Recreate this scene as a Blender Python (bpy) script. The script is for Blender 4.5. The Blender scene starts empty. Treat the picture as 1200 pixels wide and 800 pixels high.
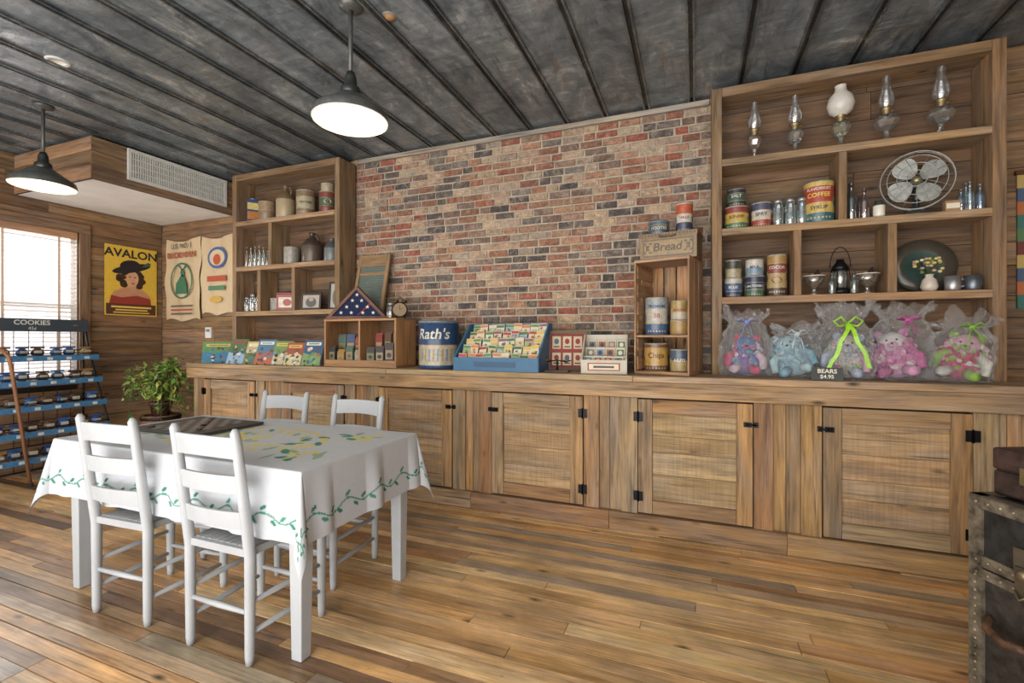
import bpy, math, random
from math import sin, cos, pi, sqrt, atan2, radians
from mathutils import Matrix, Vector
from mathutils import noise as mn
R = random.Random(7)
SC = bpy.context.scene
COL = SC.collection
try:
    SC.view_settings.view_transform = 'Standard'
except Exception:
    pass

def s(*c):
    o = []
    for x in c:
        x = x/255
        o.append(x/12.92 if x <= .04045 else ((x+.055)/1.055)**2.4)
    return tuple(o)

def jit(c, a=.12, h=.03):
    k = 1+R.uniform(-a, a)
    return tuple(max(0, min(1, x*k*(1+R.uniform(-h, h)))) for x in c)

# ------------------------------------------------------------ materials
def base(name):
    m = bpy.data.materials.new(name); m.use_nodes = True
    n = m.node_tree.nodes; l = m.node_tree.links
    return m, n, l, n['Principled BSDF'], n['Material Output']

def attrcol(n):
    a = n.new('ShaderNodeAttribute'); a.attribute_name = 'Col'; return a.outputs['Color']

def mrange(n, l, src, a, b, c, d):
    m = n.new('ShaderNodeMapRange'); l.new(src, m.inputs[0])
    for i, v in enumerate((a, b, c, d)): m.inputs[i+1].default_value = v
    return m.outputs[0]

def mul(n, l, a, b):
    m = n.new('ShaderNodeMath'); m.operation = 'MULTIPLY'; l.new(a, m.inputs[0]); l.new(b, m.inputs[1]); return m.outputs[0]

def noise(n, l, vec, scale, detail=4, rough=.5, dist=0):
    t = n.new('ShaderNodeTexNoise'); l.new(vec, t.inputs['Vector'])
    t.inputs['Scale'].default_value = scale; t.inputs['Detail'].default_value = detail
    t.inputs['Roughness'].default_value = rough; t.inputs['Distortion'].default_value = dist
    return t.outputs['Fac']

def mapping(n, l, vec, sc):
    m = n.new('ShaderNodeMapping'); l.new(vec, m.inputs[0]); m.inputs['Scale'].default_value = sc; return m.outputs[0]

def vscale(n, l, vec, f):
    m = n.new('ShaderNodeVectorMath'); m.operation = 'SCALE'; l.new(vec, m.inputs[0]); l.new(f, m.inputs['Scale']); return m.outputs[0]

def vmul(n, l, a, b):
    m = n.new('ShaderNodeVectorMath'); m.operation = 'MULTIPLY'; l.new(a, m.inputs[0]); l.new(b, m.inputs[1]); return m.outputs[0]

def mixc(n, l, f, a, b):
    m = n.new('ShaderNodeMix'); m.data_type = 'RGBA'
    if isinstance(f, float): m.inputs[0].default_value = f
    else: l.new(f, m.inputs[0])
    for i, x in ((6, a), (7, b)):
        if isinstance(x, tuple): m.inputs[i].default_value = (*x, 1)
        else: l.new(x, m.inputs[i])
    return m.outputs[2]

def bumpn(n, l, b, h, st, d=.004):
    m = n.new('ShaderNodeBump'); m.inputs['Strength'].default_value = st; m.inputs['Distance'].default_value = d
    l.new(h, m.inputs['Height']); l.new(m.outputs[0], b.inputs['Normal'])

def woodmat(name, rough=.7, bump=.25, con=1.0, saw=0.0, grey=.5, knot=.12, stain=0.0):
    m, n, l, b, o = base(name)
    uv = n.new('ShaderNodeUVMap').outputs[0]
    fine = noise(n, l, mapping(n, l, uv, (5, 130, 1)), 1, 3, .6, .1)
    mid = noise(n, l, mapping(n, l, uv, (2.2, 34, 1)), 1, 5, .6, .25)
    big = noise(n, l, mapping(n, l, uv, (1.4, 8, 1)), 1, 4, .6, .6)
    v = n.new('ShaderNodeTexVoronoi'); l.new(mapping(n, l, uv, (2.3, 6.5, 1)), v.inputs['Vector']); v.inputs['Scale'].default_value = 1
    r = n.new('ShaderNodeValToRGB'); l.new(mid, r.inputs[0]); e = r.color_ramp.elements
    e[0].position = .30; e[0].color = (1-.66*con, 1-.71*con, 1-.75*con, 1)
    e[1].position = .70; e[1].color = (1+.40*con, 1+.36*con, 1+.25*con, 1)
    x = e.new(.45); x.color = (1-.08*con, 1-.1*con, 1-.12*con, 1)
    val = mul(n, l, mrange(n, l, fine, .3, .7, .76, 1.18), mrange(n, l, big, .3, .7, .66, 1.28))
    if knot: val = mul(n, l, val, mrange(n, l, v.outputs['Distance'], .02, .11, knot, 1))
    crack = noise(n, l, mapping(n, l, uv, (1.3, 50, 1)), 1, 2, .5, .6)
    val = mul(n, l, val, mrange(n, l, crack, .69, .75, 1, .3))
    if saw:
        w = noise(n, l, mapping(n, l, uv, (75, 3, 1)), 1, 2, .5, .3)
        val = mul(n, l, val, mrange(n, l, w, .35, .65, 1-saw, 1+saw*.6))
    if stain:
        tc = n.new('ShaderNodeTexCoord').outputs['Object']
        st = noise(n, l, tc, 1.9, 6, .66, .4); s2 = noise(n, l, tc, 26, 3, .6, .3)
        val = mul(n, l, val, mul(n, l, mrange(n, l, st, .35, .65, 1-stain, 1+stain*.4), mrange(n, l, s2, .70, .76, 1, .55)))
    c = vscale(n, l, vmul(n, l, attrcol(n), r.outputs[0]), val)
    g = n.new('ShaderNodeRGBToBW'); l.new(c, g.inputs[0])
    n3 = noise(n, l, mapping(n, l, uv, (1.2, 5, 1)), 1.3, 5, .65)
    cc = n.new('ShaderNodeCombineColor')
    for i in range(3): l.new(g.outputs[0], cc.inputs[i])
    c = mixc(n, l, mrange(n, l, n3, .44, .68, 0, grey), c, cc.outputs[0])
    l.new(c, b.inputs['Base Color']); b.inputs['Roughness'].default_value = rough
    bumpn(n, l, b, mid, bump)
    return m

def colmat(name, rough=.5, metal=0.0, var=.12, scale=12, bump=0.0, bs=60, spec=.5, coat=0.0, hi=.4):
    m, n, l, b, o = base(name)
    tc = n.new('ShaderNodeTexCoord').outputs['Object']
    nz = noise(n, l, tc, scale, 6, .68)
    c = vscale(n, l, attrcol(n), mrange(n, l, nz, .32, .68, 1-var, 1+var*hi))
    l.new(c, b.inputs['Base Color']); b.inputs['Roughness'].default_value = rough; b.inputs['Metallic'].default_value = metal
    b.inputs['Specular IOR Level'].default_value = spec; b.inputs['Coat Weight'].default_value = coat
    if bump: bumpn(n, l, b, noise(n, l, tc, bs, 4, .6), bump)
    return m

def brickmat():
    m, n, l, b, o = base('brick')
    tc = n.new('ShaderNodeTexCoord').outputs['Object']
    a = noise(n, l, tc, 20, 8, .75); d = noise(n, l, tc, 60, 6, .75)
    c = vscale(n, l, attrcol(n), mul(n, l, mrange(n, l, a, .3, .7, .5, 1.4), mrange(n, l, d, .3, .7, .65, 1.35)))
    sm = noise(n, l, tc, 13, 10, .8, .8)
    c = mixc(n, l, mrange(n, l, sm, .50, .66, 0, .8), c, s(170, 158, 142))
    dk = noise(n, l, mapping(n, l, tc, (2, 1, 3.4)), 6, 8, .78)
    c = mixc(n, l, mrange(n, l, dk, .53, .68, 0, .72), c, s(70, 62, 58))
    l.new(c, b.inputs['Base Color']); b.inputs['Roughness'].default_value = .92
    bumpn(n, l, b, d, 1, .012)
    return m

def ceilmat():
    m, n, l, b, o = base('weathered_ceiling')
    tc = n.new('ShaderNodeTexCoord').outputs['Object']
    a = noise(n, l, mapping(n, l, tc, (2.2, 1, 1)), 2.0, 10, .74, 1.2)
    r = n.new('ShaderNodeValToRGB'); l.new(a, r.inputs[0])
    e = r.color_ramp.elements
    e[0].position = .30; e[0].color = (*s(78, 86, 92), 1)
    e[1].position = .72; e[1].color = (*s(242, 243, 242), 1)
    x = r.color_ramp.elements.new(.45); x.color = (*s(118, 129, 136), 1)
    x = r.color_ramp.elements.new(.56); x.color = (*s(142, 151, 156), 1)
    x = r.color_ramp.elements.new(.64); x.color = (*s(182, 188, 190), 1)
    d = noise(n, l, mapping(n, l, tc, (1, 4, 1)), 6, 9, .78, .5)
    c = vscale(n, l, r.outputs[0], mrange(n, l, d, .3, .7, .55, 1.4))
    q = noise(n, l, mapping(n, l, tc, (5, .6, 1)), 3.3, 7, .75, .3)
    c = mixc(n, l, mrange(n, l, q, .54, .68, 0, .65), c, s(58, 62, 66))
    rs = noise(n, l, mapping(n, l, tc, (4, .8, 1)), 2.3, 8, .72)
    c = mixc(n, l, mrange(n, l, rs, .56, .68, 0, .6), c, s(126, 104, 84))
    mm = n.new('ShaderNodeMix'); mm.data_type = 'RGBA'; mm.blend_type = 'MULTIPLY'; mm.inputs[0].default_value = 1
    l.new(c, mm.inputs[6]); l.new(attrcol(n), mm.inputs[7])
    l.new(mm.outputs[2], b.inputs['Base Color']); b.inputs['Metallic'].default_value = .45
    l.new(mrange(n, l, d, .3, .7, .42, .2), b.inputs['Roughness'])
    bumpn(n, l, b, a, .25, .01)
    return m

def glassmat(name, fac=.16, rough=.05, diff=0.0, bump=0.0):
    m = bpy.data.materials.new(name); m.use_nodes = True
    n = m.node_tree.nodes; l = m.node_tree.links; n.clear()
    o = n.new('ShaderNodeOutputMaterial'); t = n.new('ShaderNodeBsdfTransparent'); g = n.new('ShaderNodeBsdfGlossy')
    a = attrcol(n); l.new(a, t.inputs[0]); g.inputs['Roughness'].default_value = rough
    lw = n.new('ShaderNodeLayerWeight'); lw.inputs[0].default_value = .35
    f = mrange(n, l, lw.outputs['Facing'], 0, 1, fac, fac+.55)
    mx = n.new('ShaderNodeMixShader'); l.new(f, mx.inputs[0]); l.new(t.outputs[0], mx.inputs[1]); l.new(g.outputs[0], mx.inputs[2])
    res = mx.outputs[0]
    if diff:
        dd = n.new('ShaderNodeBsdfDiffuse'); dd.inputs[0].default_value = (.85, .87, .9, 1)
        m2 = n.new('ShaderNodeMixShader'); m2.inputs[0].default_value = diff; l.new(res, m2.inputs[1]); l.new(dd.outputs[0], m2.inputs[2]); res = m2.outputs[0]
    if bump:
        tc = n.new('ShaderNodeTexCoord').outputs['Object']; bp = n.new('ShaderNodeBump'); bp.inputs['Strength'].default_value = bump
        bp.inputs['Distance'].default_value = .03
        l.new(noise(n, l, tc, 26, 5, .7, 1.5), bp.inputs['Height']); l.new(bp.outputs[0], g.inputs['Normal'])
    l.new(res, o.inputs[0]); return m

def emis(name, c, st):
    m, n, l, b, o = base(name)
    b.inputs['Base Color'].default_value = (*c, 1); b.inputs['Emission Color'].default_value = (*c, 1); b.inputs['Emission Strength'].default_value = st
    return m

WOOD = woodmat('reclaimed_wood', .78, .3, .85, 0, .38)
SAWN = woodmat('rough_sawn_wood', .8, .3, .65, .12, .4)
FLOORM = woodmat('floor_wood', .36, .25, .72, 0, .3, .12, .32)
PLAINW = woodmat('plain_wood', .6, .2, .35, 0, .1, 0)
PAINT = colmat('painted', .45)
WHITEP = colmat('chalk_white_paint', .5, 0, .10, 5)
GLOSS = colmat('gloss_enamel', .28, 0, .34, 38)
PAPER = colmat('printed_paper', .6, 0, .1, 30)
METAL = colmat('worn_metal', .38, .75, .3)
CLOTH = colmat('cloth', .9, 0, .05, 30, .15, 300, .2)
PLUSH = colmat('plush_fabric', 1, 0, .25, 45, .8, 160, .1)
LEAF = colmat('foliage', .5, 0, .25, 20)
MORTAR = colmat('mortar', .95, 0, .35, 18, .8, 60)
LEATHER = colmat('worn_leather', .45, 0, .75, 24, .6, 40, .5, 0, 1.2)
CERAM = colmat('glazed_ceramic', .25)
BRICK = brickmat(); CEIL = ceilmat()
GLASS = glassmat('clear_glass', .2, .03, .04)
CELLO = glassmat('cellophane', .17, .05, .03, 1.0)
BULB = emis('lit_bulb', (1, .86, .66), 16)

# ------------------------------------------------------------ mesh builder
class M:
    def __init__(z): z.v = []; z.f = []; z.c = []; z.uv = []; z.mi = []; z.sm = []; z.T = Matrix()
    def add(z, vs, fs, col=(.8, .8, .8), mi=0, sm=False, uv=None):
        b = len(z.v); z.v += [tuple(z.T @ Vector(p)) for p in vs]
        o = (R.uniform(0, 40), R.uniform(0, 40))
        multi = isinstance(col, list)
        for k, f in enumerate(fs):
            z.f.append([b+i for i in f]); z.c.append(col[k] if multi else col); z.mi.append(mi); z.sm.append(sm)
            z.uv.append(uv[k] if uv else [(vs[i][2]+o[0], vs[i][0]+vs[i][1]+o[1]) for i in f])
        return z
    def box(z, x0, x1, y0, y1, z0, z1, col=(.8, .8, .8), mi=0, J=0, ax=None):
        d = (x1-x0, y1-y0, z1-z0)
        if ax is None: ax = max(range(3), key=lambda i: d[i])
        v0 = [((x0, x1)[i & 1], (y0, y1)[i >> 1 & 1], (z0, z1)[i >> 2 & 1]) for i in range(8)]
        vs = [tuple(q+R.uniform(-J, J) for q in p) for p in v0] if J else v0
        fs = [(0, 2, 3, 1), (4, 5, 7, 6), (0, 1, 5, 4), (2, 6, 7, 3), (0, 4, 6, 2), (1, 3, 7, 5)]
        na = (2, 2, 1, 1, 0, 0); o = (R.uniform(0, 30), R.uniform(0, 30)); uv = []
        for f, a in zip(fs, na):
            ab = [i for i in range(3) if i != a]
            if ax in ab: ab.remove(ax); ab = [ax]+ab
            uv.append([(v0[i][ab[0]]+o[0], v0[i][ab[1]]+o[1]+a*.7) for i in f])
        return z.add(vs, fs, col, mi, False, uv)
    def lathe(z, prof, col=(.8, .8, .8), mi=0, n=24, sm=True, c=(0, 0, 0), sx=1, sy=1):
        vs = []; fs = []; cs = []
        for (r, h) in prof:
            for k in range(n):
                t = 2*pi*k/n; vs.append((c[0]+max(r, .0002)*cos(t)*sx, c[1]+max(r, .0002)*sin(t)*sy, c[2]+h))
        for j in range(len(prof)-1):
            for k in range(n):
                k2 = (k+1) % n; fs.append((j*n+k, j*n+k2, (j+1)*n+k2, (j+1)*n+k))
                cs.append(col[j] if isinstance(col, list) else col)
        return z.add(vs, fs, cs, mi, sm)
    def cyl(z, x, y, z0, z1, r, col=(.8, .8, .8), mi=0, n=20):
        return z.lathe([(0, 0), (r, 0), (r, 0), (r, z1-z0), (r, z1-z0), (0, z1-z0)], col, mi, n, True, (x, y, z0))
    def tube(z, pts, r, col=(.8, .8, .8), mi=0, n=8, closed=False):
        P = [Vector(p) for p in pts]; N = len(P); vs = []; fs = []
        up = None
        for i in range(N):
            if closed: d = P[(i+1) % N]-P[i-1]
            else: d = P[min(i+1, N-1)]-P[max(i-1, 0)]
            d.normalize()
            if up is None: up = Vector((0, 0, 1)) if abs(d.z) < .9 else Vector((0, 1, 0))
            a = d.cross(up)
            if a.length < 1e-4: a = d.cross(Vector((1, 0, 0)))
            a.normalize(); b = a.cross(d); b.normalize(); up = b
            rr = r[i] if isinstance(r, (list, tuple)) else r
            for k in range(n):
                t = 2*pi*k/n; vs.append(tuple(P[i]+a*(rr*cos(t))+b*(rr*sin(t))))
        for i in range(N if closed else N-1):
            j = (i+1) % N
            for k in range(n): fs.append((i*n+k, j*n+k, j*n+(k+1) % n, i*n+(k+1) % n))
        if not closed: fs.append(tuple(range(n))); fs.append(tuple(reversed(range((N-1)*n, N*n))))
        return z.add(vs, fs, col, mi, True)
    def ell(z, c, rx, ry, rz, col=(.8, .8, .8), mi=0, n=16, J=0):
        vs = []; fs = []; m = n//2
        for j in range(m+1):
            p = -pi/2+pi*j/m
            for k in range(n):
                t = 2*pi*k/n; q = 1+R.uniform(-J, J)
                vs.append((c[0]+rx*max(cos(p), .001)*cos(t)*q, c[1]+ry*max(cos(p), .001)*sin(t)*q, c[2]+rz*sin(p)*q))
        for j in range(m):
            for k in range(n): k2 = (k+1) % n; fs.append((j*n+k, j*n+k2, (j+1)*n+k2, (j+1)*n+k))
        return z.add(vs, fs, col, mi, True)
    def flat(z, pts, d, col, mi=0):
        return z.add([(p[0], -d, p[1]) for p in pts], [tuple(range(len(pts)))], col, mi)
    def rect(z, x0, x1, z0, z1, d, col, mi=0): return z.flat([(x0, z0), (x1, z0), (x1, z1), (x0, z1)], d, col, mi)
    def oval(z, cx, cz, rx, rz, d, col, mi=0, rot=0, n=20):
        return z.flat([(cx+rx*cos(t)*cos(rot)-rz*sin(t)*sin(rot), cz+rx*cos(t)*sin(rot)+rz*sin(t)*cos(rot)) for t in [2*pi*k/n for k in range(n)]], d, col, mi)
    def text(z, st, size, x, zz, d, col, mi=0, bend=0, off=0, wide=1, slant=0):
        vs, fs = textmesh(st, size, off)
        vs = [(p[0]*wide+p[1]*slant, p[1]) for p in vs]
        if bend: vv = [((bend+d)*sin((x+p[0])/bend), -(bend+d)*cos((x+p[0])/bend), zz+p[1]) for p in vs]
        else: vv = [(x+p[0], -d, zz+p[1]) for p in vs]
        return z.add(vv, fs, col, mi)
    def mk(z, name, mats, loc=(0, 0, 0), rz=0, parent=None, bevel=0, world=False, rx=0, ry=0, **props):
        me = bpy.data.meshes.new(name)
        vs = z.v
        if world:
            o = parent.location if parent else Vector(loc)
            vs = [(p[0]-o[0], p[1]-o[1], p[2]-o[2]) for p in vs]
        me.from_pydata(vs, [], z.f)
        if not isinstance(mats, (list, tuple)): mats = [mats]
        for q in mats: me.materials.append(q)
        me.polygons.foreach_set('material_index', z.mi); me.polygons.foreach_set('use_smooth', z.sm)
        u = me.uv_layers.new(name='UVMap'); ca = me.color_attributes.new('Col', 'FLOAT_COLOR', 'CORNER')
        fu = []; fc = []
        for f, c, q in zip(z.f, z.c, z.uv):
            for t in q: fu += (t[0], t[1]); fc += (c[0], c[1], c[2], 1)
        me.uv_layers['UVMap'].data.foreach_set('uv', fu); me.color_attributes['Col'].data.foreach_set('color', fc)
        me.update()
        ob = bpy.data.objects.new(name, me); COL.objects.link(ob)
        if parent: ob.parent = parent
        if not (world and parent): ob.location = loc
        ob.rotation_euler = (rx, ry, rz)
        if bevel:
            b = ob.modifiers.new('bevel', 'BEVEL'); b.width = bevel; b.segments = 2; b.limit_method = 'ANGLE'
        for k, v in props.items(): ob[k] = v
        return ob

_tc = {}
def textmesh(st, size, off=0):
    k = (st, size, off)
    if k not in _tc:
        cu = bpy.data.curves.new('lettering', 'FONT'); cu.body = st; cu.size = size; cu.align_x = 'CENTER'; cu.align_y = 'CENTER'; cu.offset = off
        cu.resolution_u = 3
        ob = bpy.data.objects.new('lettering', cu); COL.objects.link(ob); bpy.context.view_layer.update()
        me = bpy.data.meshes.new_from_object(ob.evaluated_get(bpy.context.evaluated_depsgraph_get()))
        _tc[k] = ([tuple(v.co) for v in me.vertices], [tuple(p.vertices) for p in me.polygons])
        bpy.data.objects.remove(ob); bpy.data.curves.remove(cu); bpy.data.meshes.remove(me)
    return _tc[k]

def thing(name, loc, label, category, rz=0, **props):
    e = bpy.data.objects.new(name, None); e.empty_display_size = .1; COL.objects.link(e)
    e.location = loc; e.rotation_euler = (0, 0, rz); e['label'] = label; e['category'] = category
    for k, v in props.items(): e[k] = v
    return e

def dup(e, loc, rz=None, label=None):
    n = e.copy(); COL.objects.link(n); n.location = loc
    if rz is not None: n.rotation_euler = (0, 0, rz)
    if label: n['label'] = label
    for k in e.children:
        kk = k.copy(); kk.parent = n; COL.objects.link(kk)
        for q in k.children:
            qq = q.copy(); qq.parent = kk; COL.objects.link(qq)
    return n

def face(x, y): return atan2(-x, y)

ST = dict(kind='structure')
WX0, WY, CH = -5.92, 3.65, 3.0
CW = s(152, 122, 86)      # counter wood
SW = s(132, 104, 74)      # shelf wood
LW = s(130, 100, 70)      # wall wood

# ------------------------------------------------------------ floor
m = M(); y = -3.2
FP = [s(216, 176, 122), s(202, 158, 104), s(222, 186, 132), s(192, 146, 96), s(180, 140, 98), s(214, 166, 106), s(166, 130, 94), s(226, 190, 138), s(190, 164, 130), s(218, 174, 116), s(208, 168, 118)]
m.box(-6.1, 3.2, -3.2, 3.7, -.06, -.021, s(34, 26, 20))
while y < 3.66:
    w = R.choice((.058, .065, .07, .075, .075, .085)); x = -6.05-R.uniform(0, 2.5)
    while x < 3.15:
        L = R.uniform(1.0, 3.2); c = jit(R.choice(FP), .12, .04); q = R.random()
        if q < .05: c = jit(s(136, 106, 82))
        elif q < .13: c = jit(s(166, 148, 126))
        g0, g1 = R.uniform(.0005, .003), R.uniform(.001, .004)
        m.box(max(x, -6.08), min(x+L-.003, 3.15), y+g0, y+w-g1, -.021, R.uniform(-.003, 0), c, 0, .0006, 0)
        x += L
    y += w
m.mk('floor', FLOORM, **ST)

# ------------------------------------------------------------ ceiling
m = M(); m.box(-6.1, 3.2, -2.6, 3.8, 3.02, 3.08, s(30, 30, 32))
x = .283-.31*21
while x < 3.2:
    y = -2.6-R.uniform(0, 1)
    while y < 3.78:
        L = R.uniform(1.2, 2.6); k = R.uniform(.75, 1.15)
        m.box(x+.012, x+.298, max(y, -2.6), min(y+L-.003, 3.78), 3.0, 3.025, (k, k, k*1.01), 0, .0008)
        y += L
    k = R.uniform(.45, .8)
    m.box(x-.026, x-.014, -2.6, 3.78, 2.986, 3.005, (k, k*.94, k*.88))
    m.box(x+.010, x+.022, -2.6, 3.78, 2.986, 3.005, (k, k*.94, k*.88))
    m.box(x-.014, x+.010, -2.6, 3.78, 3.0, 3.02, (.2, .18, .16))
    x += .31
m.mk('ceiling', CEIL, **ST)
m = M(); m.lathe([(.0, -.004), (.04, -.004), (.042, -.008), (.06, -.007), (.063, 0)], [s(226, 222, 214), s(150, 150, 150), s(190, 192, 192), s(190, 192, 192)], 0, 28)
m.mk('recessed_light', WHITEP, (-3.70, 1.67, 2.9995), label='small round white recessed ceiling light', category='light')
m = M(); m.lathe([(0, -.012), (.018, -.012), (.026, -.004), (.04, -.003), (.042, 0)], [s(170, 130, 90)]*2+[s(126, 122, 116)]*2, 0, 24)
m.mk('ceiling_cap', PAINT, (-1.53, 2.09, 2.9995), label='small round grey cap on the ceiling', category='ceiling fitting')

# ------------------------------------------------------------ walls
def planks(m, a0, a1, z0, z1, put, c, mi=0, hole=None, hr=(.12, .19)):
    z = z0
    while z < z1-.01:
        h = min(R.uniform(*hr), z1-z); segs = [(a0, a1)]
        if hole and z+h > hole[2] and z < hole[3]: segs = [(a0, hole[0]), (hole[1], a1)]
        for (p, q) in segs:
            x = p
            while x < q-.01:
                L = R.uniform(.8, 2.6)
                if q-x-L < .4: L = q-x
                put(x, min(x+L, q)-.003, z, z+h-.004, jit(c, .26, .04), R.uniform(0, .006)); x += L
        z += h
WH = (1.15, 2.84, .86, 2.36)
m = M()
planks(m, -2.6, WY, 0, 3.0, lambda a, b, c, d, k, o: m.box(WX0-.03, WX0+o-.006, a, b, c, d, k, 0, 0, 1), LW, 0, WH)
for a, b, c, d in ((-2.6, WH[0], 0, 3), (WH[1], WY, 0, 3), (WH[0], WH[1], 0, WH[2]), (WH[0], WH[1], WH[3], 3)):
    m.box(WX0-.12, WX0-.03, a, b, c, d, s(40, 32, 28))
m.mk('wall_left', WOOD, **ST)

m = M()
m.box(-6.0, 3.15, WY+.03, WY+.12, 0, 3.0, s(40, 32, 28), 0)
planks(m, WX0, -3.12, 0, 3.0, lambda a, b, c, d, k, o: m.box(a, b, WY-o+.004, WY+.03, c, d, k, 0, 0, 0), LW)
planks(m, .16, 3.1, 0, 3.0, lambda a, b, c, d, k, o: m.box(a, b, WY-o+.004, WY+.03, c, d, k, 0, 0, 0), LW)
m.box(-3.12, .16, WY+.005, WY+.03, 0, 3.0, s(174, 162, 144), 1)
BP = [s(168, 128, 104), s(150, 112, 90), s(174, 146, 122), s(124, 100, 88), s(98, 88, 82), s(180, 158, 136), s(150, 102, 82), s(160, 142, 124), s(168, 126, 100), s(136, 96, 78), s(182, 154, 128), s(150, 122, 104), s(150, 88, 70), s(116, 104, 98), s(84, 76, 74)]
z = .98; row = 0
while z < 2.99:
    x = -3.14-(.08 if row % 2 else 0)+R.uniform(-.03, .03); bh = R.uniform(.043, .052)
    while x < .16:
        L = R.choice((.155, .165, .17, .15, .085, .16)) if R.random() < .9 else .12
        a, b = max(x, -3.12), min(x+L, .16); c0, c1 = z, min(z+bh, 2.995)
        if b-a > .02 and c1-c0 > .01:
            pr = WY-R.uniform(.001, .009); g = lambda: R.uniform(.001, .007)
            bk = [(a, WY+.012, c0), (b, WY+.012, c0), (b, WY+.012, c1), (a, WY+.012, c1)]
            md = [(p[0]+R.uniform(-.003, .003), pr+.004, p[2]+R.uniform(-.003, .003)) for p in bk]
            fr = [(a+g(), pr, c0+g()), (b-g(), pr, c0+g()), (b-g(), pr, c1-g()), (a+g(), pr, c1-g())]
            fs = [(8, 9, 10, 11)]
            for k in range(4):
                k2 = (k+1) % 4; fs += [(k, k2, 4+k2, 4+k), (4+k, 4+k2, 8+k2, 8+k)]
            m.add(bk+md+fr, fs, jit(R.choice(BP), .12, .03), 2)
        x += L+R.uniform(.010, .018)
    z += bh+.014; row += 1
m.mk('wall_back', [WOOD, MORTAR, BRICK], **ST)
m = M()
planks(m, -2.6, WY, 0, 3.0, lambda a, b, c, d, k, o: m.box(3.1-o, 3.14, a, b, c, d, k, 0, 0, 1), LW)
m.mk('wall_right', WOOD, **ST)
m = M(); m.box(-3.03, .09, WY-.03, WY-.011, 2.945, 2.985, s(150, 140, 126)); m.mk('trim_1', WOOD, bevel=.003, **ST)

# soffit
SX, SY, SZ = -4.72, 2.35, 2.62
m = M()
m.box(WX0, SX-.02, SY+.02, WY-.01, SZ+.02, 2.985, s(60, 50, 42))
m.box(WX0+.005, SX-.004, SY+.004, WY-.008, SZ, SZ+.02, s(252, 252, 250), 1)
planks(m, WX0+.005, SX, SZ, 2.985, lambda a, b, c, d, k, o: m.box(a, b, SY-o*.5, SY+.02, c, d, k, 0, 0, 0), s(138, 108, 78), 0, None, (.12, .12))
planks(m, SY, WY-.008, SZ, 2.985, lambda a, b, c, d, k, o: m.box(SX-.02, SX+o*.5, a, b, c, d, k, 0, 0, 1), s(142, 112, 82), 0, None, (.12, .12))
m.mk('wall_soffit', [WOOD, WHITEP], **ST)
e = thing('air_vent', (SX+.006, 3.08, 2.69), 'white metal louvered air vent set in the wooden soffit', 'vent', pi/2)
m = M(); wv = s(222, 222, 216)
m.box(-.47, .47, -.02, 0, 0, .03, wv); m.box(-.47, .47, -.02, 0, .25, .28, wv); m.box(-.47, -.44, -.02, 0, .03, .25, wv); m.box(.44, .47, -.02, 0, .03, .25, wv)
m.box(-.44, .44, -.004, 0, .03, .25, s(120, 120, 118)); m.mk('vent_frame', PAINT, parent=e, bevel=.002)
m = M()
for k in range(44): m.box(-.43+k*.02, -.421+k*.02, -.016, -.004, .03, .25, wv)
for k in (.085, .14, .195): m.box(-.44, .44, -.018, -.006, k-.004, k+.004, wv)
m.mk('vent_grille', PAINT, parent=e)

# ------------------------------------------------------------ window and blind
e = M(); fw = s(132, 102, 74)
X = WX0
e.box(X-.02, X+.022, WH[0]-.09, WH[0], WH[2]-.09, WH[3]+.09, fw); e.box(X-.02, X+.022, WH[1], WH[1]+.09, WH[2]-.09, WH[3]+.09, fw)
e.box(X-.02, X+.024, WH[0]-.09, WH[1]+.09, WH[3], WH[3]+.09, fw); e.box(X-.02, X+.05, WH[0]-.1, WH[1]+.1, WH[2]-.05, WH[2], fw)
for yy in (WH[0], (WH[0]+WH[1])/2-.02, WH[1]-.04): e.box(X-.1, X-.06, yy, yy+.04, WH[2], WH[3], s(235, 234, 230), 1)
for zz in (WH[2], 1.6, WH[3]-.04): e.box(X-.1, X-.06, WH[0]+.04, WH[1]-.04, zz, zz+.04, s(235, 234, 230), 1)
e.box(X-.119, X-.03, WH[1]-.004, WH[1]+.001, WH[2], WH[3], s(226, 222, 214), 1)
e.box(X-.085, X-.08, WH[0], WH[1], WH[2], WH[3], (.97, .98, .99), 2)
e.mk('window_1', [WOOD, WHITEP, GLASS], **ST)
e = thing('window_blind', (X-.025, (WH[0]+WH[1])/2, WH[2]), 'white horizontal slat window blind, partly open', 'blind')
hw = (WH[1]-WH[0])/2-.01
m = M(); m.box(-.03, .03, -hw, hw, 1.43, 1.5, s(176, 136, 104)); m.mk('head_rail', PLAINW, parent=e, bevel=.003)
m = M(); z = .05; a = radians(24)
while z < 1.42:
    dx, dz = .024*cos(a), .024*sin(a)
    m.add([(-dx, -hw, z+dz), (dx, -hw, z-dz), (dx, hw, z-dz), (-dx, hw, z+dz), (-dx, -hw, z+dz+.003), (dx, -hw, z-dz+.003), (dx, hw, z-dz+.003), (-dx, hw, z+dz+.003)],
          [(0, 3, 2, 1), (4, 5, 6, 7), (0, 1, 5, 4), (2, 3, 7, 6), (1, 2, 6, 5), (0, 4, 7, 3)], s(240, 230, 226))
    z += .042
m.box(-.025, .025, -hw, hw, .0, .025, s(230, 222, 214)); m.mk('blind_slats', WHITEP, parent=e)
m = M()
for yy in (-hw+.15, -hw*.33, hw*.33, hw-.15): m.box(.026, .028, yy-.010, yy+.010, .02, 1.44, s(214, 188, 166))
m.mk('ladder_tape', CLOTH, parent=e)

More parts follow.
